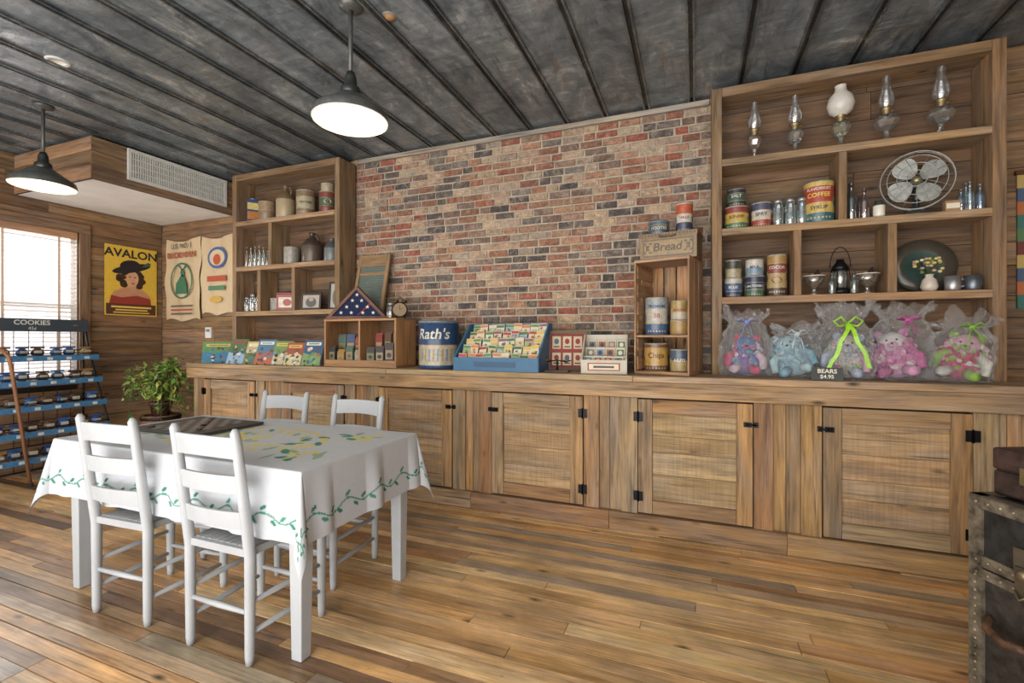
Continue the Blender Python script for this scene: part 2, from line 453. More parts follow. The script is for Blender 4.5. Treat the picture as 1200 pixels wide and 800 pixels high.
# ------------------------------------------------------------ counter
bounds = [(-4.69, -3.64, -4.50, -3.82), (-3.64, -2.60, -3.46, -2.78), (-2.60, -1.573, -2.42, -1.743), (-1.573, -.542, -1.404, -.724),
          (-.542, .50, -.353, .320), (.50, 1.50, .685, 1.350), (1.50, 2.55, 1.72, 2.40)]
FY = 3.17
CCOL = [s(152, 122, 86), s(164, 128, 84), s(142, 116, 86), s(148, 112, 76), s(154, 130, 98)]
cj = lambda a=.1: jit(R.choice(CCOL), a)
for ci, (xa, xb, da, db) in enumerate(bounds):
    xc = (xa+xb)/2
    e = thing('base_cabinet', (xc, 3.4, 0), 'rough reclaimed wood base cabinet with one plank door', 'cabinet', group='built-in base cabinets')
    m = M(); xa += .001; xb -= .001
    m.box(xa, xb, FY+.04, 3.64, .0, .885, s(70, 54, 42))
    m.box(xa, da-.11, FY+.02, FY+.04, .12, .885, cj(), 0, 0, 2); m.box(db+.11, xb, FY+.02, FY+.04, .12, .885, cj(), 0, 0, 2)
    m.box(da-.11, da-.006, FY, FY+.04, .12, .885, cj(.12), 0, 0, 2); m.box(db+.006, db+.11, FY, FY+.04, .12, .885, cj(.12), 0, 0, 2)
    m.box(da-.006, db+.006, FY+.03, FY+.04, .12, .885, s(30, 24, 20))
    m.box(xa, xb, FY-.025, FY+.04, 0, .12, cj(), 0, .0008, 0)
    m.mk('cabinet_body', WOOD, parent=e, world=True, bevel=.003)
    d = M(); z0, z1 = .132, .875; f = .088
    y0, y1 = FY-.010, FY+.022
    d.box(da, da+f, y0, y1, z0, z1, cj(.12), 0, 0, 2); d.box(db-f, db, y0, y1, z0, z1, cj(.12), 0, 0, 2)
    d.box(da+f+.002, db-f-.002, y0+.001, y1, z0, z0+f, cj(.12), 0, 0, 0); d.box(da+f+.002, db-f-.002, y0+.001, y1, z1-f, z1, cj(.12), 0, 0, 0)
    zz = z0+f; pc = jit(s(164, 136, 100), .06)
    while zz < z1-f-.005:
        h = min(R.uniform(.1, .17), z1-f-zz)
        if z1-f-zz-h < .04: h = z1-f-zz
        d.box(da+f, db-f, FY+.008, FY+.02, zz, zz+h-.0015, jit(pc, .08, .02), 1, .0004, 0); zz += h
    dob = d.mk('door', [WOOD, SAWN], parent=e, world=True, bevel=.002)
    lefthinge = ci in (2, 4, 0, 6)
    blk = s(26, 26, 28)
    hx = da if lefthinge else db
    for hz in (.76, .24):
        h = M(); h.box(hx-.03, hx-.004, FY-.014, FY-.001, hz-.03, hz+.03, blk); h.box(hx+.004, hx+.03, FY-.016, FY-.011, hz-.03, hz+.03, blk)
        h.cyl(hx, FY-.016, hz-.035, hz+.035, .006, blk, 0, 8)
        o = h.mk('hinge', METAL, world=True, loc=(xc, 3.4, 0)); o.parent = dob; o.location = (0, 0, 0); o['label'] = 'black iron hinge'
    lx = db if lefthinge else da; sg = 1 if lefthinge else -1
    h = M(); h.box(min(lx-sg*.005, lx-sg*.05), max(lx-sg*.005, lx-sg*.05), FY-.018, FY-.011, .735, .765, blk)
    h.box(min(lx+sg*.006, lx+sg*.03), max(lx+sg*.006, lx+sg*.03), FY-.014, FY-.002, .735, .765, blk)
    h.tube([(lx-sg*.04, FY-.02, .75), (lx+sg*.02, FY-.022, .75)], .005, blk); h.ell((lx-sg*.03, FY-.028, .75), .01, .01, .01, blk, 0, 8)
    o = h.mk('latch', METAL, world=True, loc=(xc, 3.4, 0)); o.parent = dob; o.location = (0, 0, 0); o['label'] = 'black iron latch'
CT = 1.03
m = M(); cx0, cx1 = -4.72, 2.56
for a, b in ((3.125, 3.3), (3.304, 3.48), (3.484, 3.635)):
    x = cx0
    while x < cx1-.01:
        L = R.uniform(1.6, 3)
        if cx1-x-L < .7: L = cx1-x
        m.box(x, x+L-.002, a, b, CT-.04, CT, jit(s(164, 136, 102), .1), 0, .0006, 0); x += L
m.box(cx0, cx1, 3.135, 3.16, .887, CT-.041, jit(s(160, 128, 92), .05), 0, 0, 0)
m.box(cx0, cx0+.025, 3.16, 3.63, .887, CT-.041, jit(CW, .1), 0, 0, 1)
m.mk('countertop', WOOD, (-1, 3.4, .887), world=True, bevel=.004, label='long weathered reclaimed wood countertop over the cabinets', category='countertop')

# ------------------------------------------------------------ shelving units
UY = 3.40
SH = (1.525, 1.98, 2.44)
def unit(x0, x1, divs, label, st):
    e = thing('shelving_unit', ((x0+x1)/2, 3.52, CT), label, 'shelf')
    T = 2.94
    m = M(); planks(m, x0+.01, x1-.01, CT, T, lambda a, b, c, d, k, o: m.box(a, b, 3.622, 3.638-o*.3, c, d, k, 0, 0, 0), s(106, 82, 60))
    m.mk('back_panel', WOOD, parent=e, world=True)
    for a, b in ((x0, x0+st), (x1-st, x1)):
        m = M(); m.box(a, b, UY, 3.62, CT, T, jit(SW, .1), 0, 0, 2); m.mk('side_panel', WOOD, parent=e, world=True, bevel=.004)
    m = M(); m.box(x0+st, x1-st, UY, 3.62, T-.06, T, jit(SW, .1), 0, .0008, 0); m.mk('top_board', WOOD, parent=e, world=True, bevel=.004)
    for z in SH:
        m = M(); m.box(x0+st, x1-st, UY-.004, 3.62, z-.024, z+.022, jit(s(154, 124, 90), .08), 0, .0006, 0); m.mk('shelf', WOOD, parent=e, world=True, bevel=.004)
    for (x, a, b) in divs:
        m = M(); m.box(x-.022, x+.022, UY, 3.62, a+.022, b-.024, jit(SW, .1), 0, 0, 2); m.mk('divider', WOOD, parent=e, world=True, bevel=.003)
unit(.10, 1.60, [(.837, 1.98, 2.44), (.597, 1.525, 1.98), (1.085, 1.525, 1.98)], 'tall reclaimed wood shelving unit holding oil lamps, tins and a fan', .062)
unit(-4.42, -3.04, [(-3.90, 1.98, 2.44), (-4.05, 1.525, 1.98), (-3.60, 1.525, 1.98)], 'tall reclaimed wood shelving unit holding jugs, jars and bottles', .055)

# ------------------------------------------------------------ table, cloth
TX0, TX1, TY0, TY1, TZ = -3.07, -1.42, 1.38, 2.16, .755
WC = s(172, 176, 180)
e = thing('dining_table', ((TX0+TX1)/2, (TY0+TY1)/2, 0), 'white painted rectangular dining table under a printed cloth', 'table')
m = M(); m.box(TX0, TX1, TY0, TY1, TZ-.03, TZ, WC); m.mk('table_top', WHITEP, parent=e, world=True, bevel=.004)
m = M(); m.box(TX0+.07, TX1-.07, TY0+.05, TY0+.07, TZ-.12, TZ-.031, WC); m.box(TX0+.07, TX1-.07, TY1-.07, TY1-.05, TZ-.12, TZ-.031, WC)
m.box(TX0+.06, TX0+.08, TY0+.07, TY1-.07, TZ-.12, TZ-.031, WC); m.box(TX1-.08, TX1-.06, TY0+.07, TY1-.07, TZ-.12, TZ-.031, WC); m.mk('apron', WHITEP, parent=e, world=True)
for lx in (TX0+.13, TX1-.045):
    for ly in (TY0+.045, TY1-.075):
        m = M(); a, b = .034, .026
        vs = [(lx+sx*q, ly+sy*q, zz) for zz, q in ((0, b), (.6, a), (TZ-.031, a)) for sx, sy in ((-1, -1), (1, -1), (1, 1), (-1, 1))]
        fs = [(3, 2, 1, 0), (8, 9, 10, 11)]
        for j in (0, 4):
            for k in range(4): fs.append((j+k, j+(k+1) % 4, j+4+(k+1) % 4, j+4+k))
        m.add(vs, fs, WC); m.mk('leg', WHITEP, parent=e, world=True, bevel=.004)

hx, hy, mg = (TX1-TX0)/2+.004, (TY1-TY0)/2+.004, .285
cxm, cym = (TX0+TX1)/2, (TY0+TY1)/2
HX, HY = hx+mg, hy+mg
green = s(70, 136, 118); dgreen = s(54, 118, 100); yel = s(206, 196, 126); gry = s(146, 168, 138); white = s(188, 192, 198)
RL = random.Random(3)
leaves = []
for k in range(34):
    t = 2*pi*k/34; rx, ry = .48, .2
    for q in (-1, 1):
        leaves.append((rx*cos(t)*(1+q*.11), ry*sin(t)*(1+q*.17), RL.uniform(.032, .05), RL.uniform(.013, .02), t+pi/2+q*.7+RL.uniform(-.3, .3), RL.choice((yel, yel, gry, green, s(208, 196, 120)))))
for sx in (-1, 1):
    for sy in (-1, 1):
        for k in range(16):
            leaves.append((sx*.62+RL.uniform(-.12, .12), sy*.22+RL.uniform(-.08, .08), RL.uniform(.03, .05), RL.uniform(.012, .02), RL.uniform(0, 6.3), RL.choice((yel, gry, green, yel))))
for k in range(26): leaves.append((RL.uniform(-.2, .2), RL.uniform(-.08, .08), RL.uniform(.03, .05), .016, RL.uniform(0, 6.3), RL.choice((yel, gry, s(208, 196, 120)))))
def clothcol(p, q):
    ex, ey = HX-abs(p), HY-abs(q)
    for d, sc in ((ex, q), (ey, p)):
        if d < .15 and (d <= min(ex, ey)+.001 or min(ex, ey) > .03):
            c = .085+.018*sin(2*pi*sc/.2)
            if abs(d-c) < .004 and max(ex, ey) > .08: return green
            k = round(sc/.05); lc = k*.05; off = .020*(1 if k % 2 else -1)
            cc = .085+.018*sin(2*pi*lc/.2)+off
            a = .6*(1 if k % 2 else -1); u, w = sc-lc, d-cc
            uu, ww = u*cos(a)+w*sin(a), -u*sin(a)+w*cos(a)
            if (uu/.018)**2+(ww/.0078)**2 < 1: return dgreen if k % 3 else green
    if abs(p) < .8 and abs(q) < .36:
        for (lx, ly, a, b, t, c) in leaves:
            u, w = p-lx, q-ly
            if abs(u) < .05 and abs(w) < .05:
                uu, ww = u*cos(t)+w*sin(t), -u*sin(t)+w*cos(t)
                if (uu/a)**2+(ww/b)**2 < 1: return c
    return white
def drape(p, q):
    dx, dy = max(0, abs(p)-hx), max(0, abs(q)-hy); sx, sy = (1 if p > 0 else -1), (1 if q > 0 else -1)
    zt = TZ+.004
    if dx == 0 and dy == 0: return (p, q, zt)
    r = sqrt(dx*dx+dy*dy); th = atan2(dy, dx); fl = sin(2*th)
    rr = max(0, r-.008)
    f = .05+.20*fl
    wave = 0
    if dx > 0 and dy == 0: wave = .016*sin(q*17+1)*min(1, r/.2)+.008*sin(q*41)*min(1, r/.2)
    if dy > 0 and dx == 0: wave = .012*sin(p*14)*min(1, r/.2)+.007*sin(p*37+2)*min(1, r/.2)
    if dy > 0 and dx == 0: f *= .6
    k1 = abs(cos(th)) if r else 0; k2 = abs(sin(th))
    off = rr*f+max(0, wave)+.006*min(1, r/.01)
    return (sx*(min(abs(p), hx)+off*k1), sy*(min(abs(q), hy)+off*k2), zt-rr*sqrt(1-f*f)-.002*min(1, r/.008))
nx, ny = 420, 260
vs = []; cs = []
for j in range(ny+1):
    q = -HY+2*HY*j/ny
    for i in range(nx+1):
        p = -HX+2*HX*i/nx
        vs.append(drape(p, q)); cs += (*clothcol(p, q), 1)
fs = [(j*(nx+1)+i, j*(nx+1)+i+1, (j+1)*(nx+1)+i+1, (j+1)*(nx+1)+i) for j in range(ny) for i in range(nx)]
me = bpy.data.meshes.new('tablecloth'); me.from_pydata(vs, [], fs); me.materials.append(CLOTH)
ca = me.color_attributes.new('Col', 'FLOAT_COLOR', 'POINT'); ca.data.foreach_set('color', cs)
me.polygons.foreach_set('use_smooth', [True]*len(fs)); me.update()
ob = bpy.data.objects.new('tablecloth', me); COL.objects.link(ob); ob.location = (cxm, cym, 0)
ob['label'] = 'white tablecloth with yellow floral print and green vine border'; ob['category'] = 'tablecloth'

m = M(); m.box(-.27, .27, -.2, .2, 0, .016, s(58, 58, 60))
for i in range(8):
    for j in range(8):
        a, b = -.18+i*.045, -.18+j*.045
        m.add([(a, b, .0166), (a+.045, b, .0166), (a+.045, b+.045, .0166), (a, b+.045, .0166)], [(0, 1, 2, 3)], s(128, 124, 120) if (i+j) % 2 else s(48, 48, 52))
m.mk('checkerboard', PAINT, (-2.66, 1.84, TZ+.007), .0, label='dark flat checkers board lying on the tablecloth', category='game board')
for k in range(10):
    m = M(); m.lathe([(0, 0), (.015, 0), (.016, .003), (.015, .006), (.011, .005), (0, .005)], s(60, 58, 58) if k % 2 else s(110, 80, 72), 0, 16)
    m.mk('checker_piece', PAINT, (-2.66-.18+.0225+(k*5 % 8)*.045, 1.84-.18+.0225+(k*3 % 8)*.045, TZ+.0238), label='small round checker piece on the board', category='game piece', group='checker pieces')

# ------------------------------------------------------------ chairs
def chair():
    e = thing('dining_chair', (-1.79, 1.50, 0), 'white painted ladder-back chair tucked under the table', 'chair', group='white ladder-back chairs')
    for sx in (-1, 1):
        m = M(); m.tube([(sx*.17, -.18, 0), (sx*.17, -.18, .03), (sx*.172, -.18, .42), (sx*.172, -.19, .5), (sx*.172, -.235, .86), (sx*.172, -.245, .915), (sx*.172, -.246, .93)], [.014, .018, .021, .021, .019, .017, .008], WC, 0, 12); m.mk('leg', WHITEP, parent=e)
        m = M(); m.tube([(sx*.19, .175, 0), (sx*.19, .175, .03), (sx*.19, .175, .3), (sx*.19, .175, .445), (sx*.19, .175, .455)], [.014, .017, .021, .020, .012], WC, 0, 12); m.mk('leg', WHITEP, parent=e)
    for z0, z1, ar in ((.81, .895, .008), (.67, .745, .004), (.53, .60, .003)):
        m = M(); N = 14; vs = []; fs = []
        for i in range(N+1):
            x = -.165+.33*i/N; u = x/.165
            for zz, aa in ((z0, ar*(1-u*u)), (z1, ar*.6*(1-u*u))):
                yb = -.19-(zz-.5)*.13-.022*(1-u*u)
                vs += [(x, yb-.007, zz+aa), (x, yb+.007, zz+aa)]
        for i in range(N):
            a = i*4; b = a+4
            fs += [(a, b, b+2, a+2), (a+1, a+3, b+3, b+1), (a, a+1, b+1, b), (a+2, b+2, b+3, a+3)]
        fs += [(0, 2, 3, 1), (N*4, N*4+1, N*4+3, N*4+2)]
        m.add(vs, fs, WC, 0, False); m.mk('backrest_slat', WHITEP, parent=e, bevel=.002)
    m = M(); b, f = .165, .2
    pts = [(-f, .19), (f, .19), (b, -.19), (-b, -.19)]
    vs = [(x, y, z) for z in (.418, .448) for x, y in pts]
    m.add(vs, [(0, 1, 2, 3), (7, 6, 5, 4), (0, 4, 5, 1), (1, 5, 6, 2), (2, 6, 7, 3), (3, 7, 4, 0)], s(164, 166, 170))
    for k in range(9): m.box(-.16+k*.036, -.13+k*.036, -.17, .17, .448, .4505, s(170, 172, 176))
    m.mk('seat', WHITEP, parent=e, bevel=.006)
    m = M()
    for z in (.16, .29): m.tube([(-.19, .175, z), (0, .175, z), (.19, .175, z)], [.009, .013, .009], WC)
    for sx in (-1, 1):
        for z in (.12, .24): m.tube([(sx*.171, -.18, z), (sx*.18, 0, z), (sx*.19, .175, z)], [.009, .013, .009], WC)
    m.tube([(-.171, -.18, .2), (0, -.18, .2), (.171, -.18, .2)], [.009, .013, .009], WC)
    m.mk('stretchers', WHITEP, parent=e)
    return e
c0 = chair()
dup(c0, (-2.44, 1.505, 0), radians(3)); dup(c0, (-1.905, 2.05, 0), pi); dup(c0, (-2.48, 2.05, 0), pi+radians(2))

# ------------------------------------------------------------ pendant lamps
def pend(x, y):
    e = thing('pendant_lamp', (x, y, 2.40), 'weathered grey barn-style pendant lamp with lit white interior', 'pendant lamp', group='barn pendant lamps')
    dk = s(78, 80, 78)
    m = M(); m.lathe([(0, .6), (.06, .6), (.06, .585), (.02, .57), (0, .57)], dk); m.mk('canopy', GLOSS, parent=e)
    m = M(); m.tube([(0, 0, .24), (0, 0, .58)], .011, dk, 0, 10); m.mk('stem', GLOSS, parent=e)
    m = M(); m.lathe([(0, .25), (.02, .25), (.03, .22), (.032, .18), (.05, .165), (.052, .12), (.04, .118)], dk, 0, 24); m.mk('socket_cap', METAL, parent=e)
    pr = [(.045, .135), (.07, .125), (.1, .1), (.14, .07), (.182, .04), (.19, .014), (.19, 0)]
    m = M(); m.lathe(pr, dk, 0, 40); m.lathe([(p[0]-.004, p[1]-.004 if i else p[1]) for i, p in enumerate(pr)], s(190, 182, 164), 1, 40); m.lathe([(.19, 0), (.188, -.002), (.184, 0)], s(235, 235, 230), 1, 40)
    m.mk('lamp_shade', [GLOSS, WHITEP], parent=e)
    m = M(); m.ell((0, 0, .05), .03, .03, .04, (1, 1, 1)); m.cyl(0, 0, .08, .12, .014, s(200, 200, 200)); m.mk('bulb', BULB, parent=e)
    return e
PL = [(-1.665, 1.945), (-4.50, 1.945), (1.3, 1.945), (-1.665, -.9), (1.3, -.9)]  # beyond the pair in view, unseen pendants added for more light
p0 = pend(*PL[0])
for q in PL[1:]: dup(p0, (q[0], q[1], 2.40))
for q in PL:
    L = bpy.data.lights.new('lamp_light', 'POINT'); L.energy = 12; L.color = (1, .80, .56); L.shadow_soft_size = .045
    o = bpy.data.objects.new('lamp_light', L); o.location = (q[0], q[1], 2.43); COL.objects.link(o)

# ------------------------------------------------------------ wall posters, sacks
e = thing('poster', (WX0+.009, 3.32, 1.53), 'yellow vintage poster of a woman in a black hat', 'poster', pi/2)
m = M(); w, h = .26, .77
m.box(-w, w, -.004, 0, 0, h, s(222, 184, 66))
m.rect(-w+.012, w-.012, .012, .13, .005, s(84, 50, 40))
m.text('AVALON', .125, 0, h-.085, .006, s(28, 36, 44), 0, 0, .003, 1.05)
bk = s(34, 28, 32); sk = s(210, 160, 124)
m.flat([(-.22, .13), (.2, .13), (.19, .22), (.12, .29), (.03, .32), (-.08, .31), (-.18, .26)], .0052, s(196, 140, 104)); m.flat([(-.22, .13), (.2, .13), (.19, .2), (.05, .23), (-.1, .2), (-.2, .22)], .0053, s(150, 56, 44))
RP = random.Random(9)
for k in range(26):
    t = RP.uniform(-.6, pi+.6); m.oval(-.01+.11*cos(t)*RP.uniform(.7, 1.1), .43+.13*sin(t)*RP.uniform(.3, 1)-.03, .038, .032, .0054+.00003*k, RP.choice([s(60, 34, 28), s(78, 44, 34), s(46, 26, 24)]), 0, 0, 12)
m.flat([(-.03, .25), (.04, .27), (.045, .36), (-.035, .36)], .0064, s(196, 146, 112)); m.oval(.005, .41, .062, .088, .0066, sk, 0, -.15)
m.oval(-.02, .435, .012, .006, .007, bk); m.oval(.032, .43, .012, .006, .007, bk); m.oval(.012, .362, .018, .008, .007, s(170, 40, 40)); m.oval(.01, .4, .006, .014, .0069, s(190, 138, 106))
m.oval(0, .53, .2, .045, .0074, bk, 0, .28); m.oval(-.02, .565, .1, .055, .0076, bk, 0, .2); m.flat([(.1, .56), (.16, .62), (.2, .61), (.17, .57)], .0078, s(60, 90, 80))
m.rect(-.2, .2, .085, .105, .0056, s(232, 196, 90)); m.rect(-.16, .16, .055, .07, .0056, s(232, 196, 90)); m.rect(-.18, .18, .028, .04, .0056, s(232, 196, 90))
m.mk('poster_sheet', PAPER, parent=e)

def sack(name, loc, w, h, label, deco):
    m = M(); N, K = 20, 26; vs = []; fs = []
    for j in range(K+1):
        for i in range(N+1):
            u, v = i/N, j/K
            vs.append((-w/2+w*u+.01*sin(v*9+loc[0]), -.016-.009*sin(u*14+v*3)-.006*sin(v*17+u*5), h*v+.018*sin(u*pi*3)*(1-v)-.045*sin(u*pi)*v))
    for j in range(K):
        for i in range(N): a = j*(N+1)+i; fs.append((a, a+1, a+N+2, a+N+1))
    m.add(vs, fs, s(204, 182, 148), 0, True)
    deco(m); m.mk(name, CLOTH, loc, label=label, category='sack')
def d1(m):
    g = s(74, 118, 90)
    m.text('U.S. NO. 1', .08, 0, .85, .036, s(80, 84, 88), 0, 0, .001); m.text('BUCKHORN', .088, 0, .745, .036, s(170, 92, 70), 0, 0, .003)
    for k in range(24):
        a, b = 2*pi*k/24, 2*pi*(k+1)/24
        m.flat([(.19*cos(a), .45+.21*sin(a)), (.19*cos(b), .45+.21*sin(b)), (.17*cos(b), .45+.19*sin(b)), (.17*cos(a), .45+.19*sin(a))], .036, g)
    m.flat([(-.1, .3), (.1, .3), (.09, .4), (.05, .5), (.03, .52), (-.02, .5), (-.05, .46), (-.09, .42)], .037, g); m.oval(.02, .54, .035, .045, .037, g, 0, .3)
    for q in (-1, 1):
        m.flat([(.02+q*.01, .57), (.02+q*.06, .61), (.02+q*.08, .64), (.02+q*.05, .63), (.02, .58)], .037, g); m.flat([(.02+q*.04, .6), (.02+q*.04, .645), (.02+q*.05, .6)], .037, g)
    for k in range(3): m.rect(-.18, .18, .15-k*.045, .17-k*.045, .036, s(110, 100, 90) if k != 1 else s(176, 92, 70))
def d2(m):
    b = s(80, 104, 150)
    m.oval(.02, .62, .15, .12, .036, b); m.oval(.02, .62, .12, .09, .037, s(206, 186, 154)); m.oval(.02, .6, .06, .06, .038, s(180, 90, 64))
    m.rect(-.14, .16, .36, .42, .036, s(176, 90, 68)); m.rect(-.12, .14, .26, .31, .036, s(96, 130, 98)); m.oval(0, .16, .1, .04, .036, s(200, 164, 88))
sack('feed_sack', (-5.52, WY-.005, 1.49), .58, .95, 'cream cotton potato sack with green emblem hung on the wall', d1)
sack('feed_sack', (-4.95, WY-.005, 1.55), .50, .88, 'cream cotton sack with blue and red print hung on the wall', d2)
m = M(); m.box(-.045, .045, -.02, 0, 0, .12, s(225, 225, 222)); m.box(-.03, .03, -.023, -.02, .07, .1, s(120, 130, 120)); m.mk('thermostat', PAINT, (-5.10, WY-.004, 1.28), bevel=.003, label='small white thermostat on the wood wall', category='thermostat')
m = M()
hc = [s(70, 112, 104), s(170, 104, 68), s(80, 96, 120), s(180, 156, 96), s(110, 66, 62), s(90, 120, 84)]
for k in range(10): m.box(-.16, .16, -.012+.003*(k % 2), 0, .02+k*.078, .02+(k+1)*.078, hc[k % 6])
for k in range(5): m.flat([(-.08, .1+k*.15), (0, .04+k*.15), (.08, .1+k*.15), (0, .16+k*.15)], .014, hc[(k+3) % 6])
m.box(-.17, .17, -.02, 0, .8, .825, s(90, 62, 44))
m.mk('wall_hanging', CLOTH, (1.915, WY-.006, 1.43), label='colourful woven cloth hanging on the wood wall', category='wall hanging')

# ------------------------------------------------------------ cookie rack
e = thing('display_rack', (-5.62, 2.42, 0), 'black wire display rack with blue rails and a cookie sign', 'rack', pi/2)
bk = s(30, 32, 36); bl = s(70, 124, 170)
m = M()
for sx in (-.42, .42):
    m.tube([(sx, -.2, .0), (sx, -.2, .45), (sx, .12, 1.15), (sx, .2, 1.42)], .009, bk); m.tube([(sx, .22, 0), (sx, .22, 1.42)], .009, bk)
    m.tube([(sx, -.2, .03), (sx, .22, .03)], .007, bk)
m.tube([(-.42, .22, .03), (.42, .22, .03)], .007, bk)
for k in range(9): m.tube([(-.42+k*.105, .22, .03), (-.42+k*.105, .22, 1.35)], .003, bk, 0, 5)
m.mk('rack_frame', METAL, parent=e)
tiers = [(.2, -.24, .12), (.42, -.2, .15), (.64, -.15, .18), (.86, -.08, .2), (1.08, -.02, .2)]
for z, y0, y1 in tiers:
    m = M()
    for k in range(22): m.tube([(-.42+k*.04, y0, z), (-.42+k*.04, y1, z+.03)], .003, bk, 0, 5)
    for q in (0, .05): m.tube([(-.42, y1, z+.03+q), (.42, y1, z+.03+q)], .005, bk, 0, 6)
    m.tube([(-.43, y0, z+.055), (.43, y0, z+.055)], .005, bk, 0, 6)
    m.box(-.43, .43, y0-.008, y0-.003, z-.015, z+.035, bl, 1)
    for k in range(6): m.box(-.40+k*.142, -.36+k*.142, y0-.0095, y0-.008, z-.005, z+.02, s(210, 214, 210), 1)
    m.mk('rack_shelf', [METAL, GLOSS], parent=e)
m = M(); m.box(-.43, .43, -.02, 0, 0, .12, s(58, 68, 78)); m.text('COOKIES', .062, 0, .082, .022, s(214, 216, 212), 0, 0, .001); m.text('45¢', .042, 0, .028, .022, s(214, 216, 212))
for sx in (-.33, .33): m.lathe([(0, 0), (.03, .003), (.02, .008), (0, .01)], s(150, 110, 80), 0, 12, True, (sx, -.022, .06))
m.mk('rack_sign', PAINT, (0, .18, 1.34), parent=e)
for ti, (z, y0, y1) in enumerate(tiers):
    for i in range(7):
        m = M(); c = R.choice([s(48, 84, 140), s(40, 66, 110), s(90, 70, 56), s(60, 84, 120), s(150, 120, 80), s(44, 88, 140), s(70, 50, 46)])
        m.ell((0, 0, .042), .048, .028, .042, c, 0, 12); m.box(-.048, .048, -.002, .002, .08, .096, jit(c)); m.box(-.026, .026, -.0295, -.02, .03, .06, s(186, 180, 164))
        lx, ly = -.35+i*.117+R.uniform(-.006, .006), y0+R.uniform(.05, .12)
        m.mk('cookie_package', GLOSS, (-5.62-ly, 2.42+lx, z+.006+.03*(ly-y0)/(y1-y0)+.003), pi/2+R.uniform(-.3, .3), label='small wrapped cookie package on the wire rack', category='snack package', group='cookie packages on the rack')
m = M(); m.tube([(-5.33, 2.22, .014), (-5.325, 2.10, 1.0), (-5.32, 2.08, 1.12), (-5.33, 2.04, 1.18), (-5.34, 1.98, 1.19), (-5.345, 1.94, 1.14)], [.012, .014, .014, .014, .013, .012], s(140, 96, 66), 0, 10)
m.cyl(-5.33, 2.22, 0, .03, .018, s(40, 38, 36))
m.mk('walking_stick', PLAINW, (-5.33, 2.22, 0), world=True, label='curved brown wooden walking stick leaning on the rack', category='walking stick')

# ------------------------------------------------------------ plant on barrel
m = M(); m.lathe([(0, 0), (.15, 0), (.18, .2), (.185, .28), (.18, .36), (.155, .52), (.14, .52), (.14, .5), (0, .5)], s(112, 78, 56), 0, 22, False)
for z, r in ((.06, .164), (.17, .18), (.38, .182), (.48, .167)): m.lathe([(r, z), (r+.004, z), (r, z+.03), (r-.004, z+.03)], s(50, 46, 44), 1, 22)
m.mk('barrel', [PLAINW, METAL], (-4.95, 3.04, 0), label='small brown wooden barrel with iron hoops holding a plant', category='barrel')
e = thing('potted_plant', (-4.95, 3.04, .502), 'full leafy green trailing plant in a small brown pot', 'plant')
m = M(); m.lathe([(0, 0), (.07, 0), (.09, .12), (.098, .12), (.098, .145), (.085, .145), (.08, .13), (0, .13)], s(80, 58, 48)); m.mk('pot', CERAM, parent=e)
m = M()
for br in range(60):
    t = R.uniform(0, 2*pi); rr = R.uniform(.1, .34); top = R.uniform(.2, .56); fall = R.uniform(-.05, .5)*rr/.3
    P = [Vector((0, 0, .13)), Vector((rr*.4*cos(t), rr*.4*sin(t), top)), Vector((rr*.8*cos(t), rr*.75*sin(t), top*.95)), Vector((rr*1.15*cos(t), rr*.9*sin(t), max(-.1, top-fall)))]
    if P[3].x > .2: P[3].x = .2
    m.tube([tuple(p) for p in P], .0025, s(90, 106, 58), 0, 5)
    for k in range(19):
        u = R.uniform(.6, 3); i = min(2, int(u)); c = P[i].lerp(P[i+1], u-i)+Vector((R.uniform(-.03, .03), R.uniform(-.03, .03), R.uniform(-.025, .025)))
        if c.y > .3 or c.x > .24: continue
        L = R.uniform(.022, .05); a = Vector((R.uniform(-1, 1), R.uniform(-1, 1), R.uniform(-.8, .6))).normalized(); b = a.cross(Vector((R.uniform(-.6, .6), R.uniform(-.6, .6), 1))).normalized()*L*.42
        g = jit(R.choice([s(104, 148, 66), s(132, 172, 78), s(80, 120, 56), s(168, 192, 100), s(190, 184, 96)]), .2)
        m.add([c-a*L, c-a*L*.2+b, c+a*L, c-a*L*.2-b], [(0, 1, 2, 3)], g)
m.mk('foliage', LEAF, parent=e)

# ------------------------------------------------------------ tins etc.
def tin(x, y, z, r, h, bands, texts=(), label='', name='tin_can', lid=s(150, 148, 144), cat='tin', rot=None, wide=1, grp=None, med=None):
    m = M(); prof = [(0, 0), (r*.97, 0), (r, .004)]; cols = [lid, lid]
    for (f, c) in bands:
        c = tuple(v*.8+.02 for v in c)
        prof.append((r, .004+(h-.01)*f-.0025)); cols.append(c); prof.append((r, .004+(h-.01)*f)); cols.append(s(186, 168, 128))
    prof += [(r*1.015, h-.006), (r*1.015, h-.001), (r*.96, h), (r*.94, h-.004), (0, h-.004)]; cols += [lid]*5
    m.lathe(prof, cols, 0, 28)
    def cur(cx, cz, a, b, c, d=.001, n=16): m.add([((r+d)*sin((cx+a*cos(t))/r), -(r+d)*cos((cx+a*cos(t))/r), cz+b*sin(t)) for t in [2*pi*k/n for k in range(n)]], [tuple(range(n))], c)
    if med: cur(0, h*med[1], med[0], med[0]*.7, med[2])
    if texts:
        for sd in (-1, 1): cur(sd*r*1.25, h*.45, r*.25, h*.16, s(186, 168, 128)); cur(sd*r*1.25, h*.45, r*.17, h*.11, jit(bands[0][1]), .0014)
        for k in range(7): cur(-r*.75+k*r*.25, h*.1, r*.07, h*.025, s(190, 172, 130), .001, 8)
    for (t, sz, f, c) in texts: m.text(t, sz*.82, 0, h*f, .0018, c, 0, r, .0006, wide)
    kw = dict(group=grp) if grp else {}
    return m.mk(name, GLOSS, (x, y, z), face(x, y) if rot is None else rot, label=label, category=cat, **kw)
E = .0235
W_ = s(212, 206, 188)
z2, z3, z1 = SH[1]+E, SH[0]+E, SH[2]+E
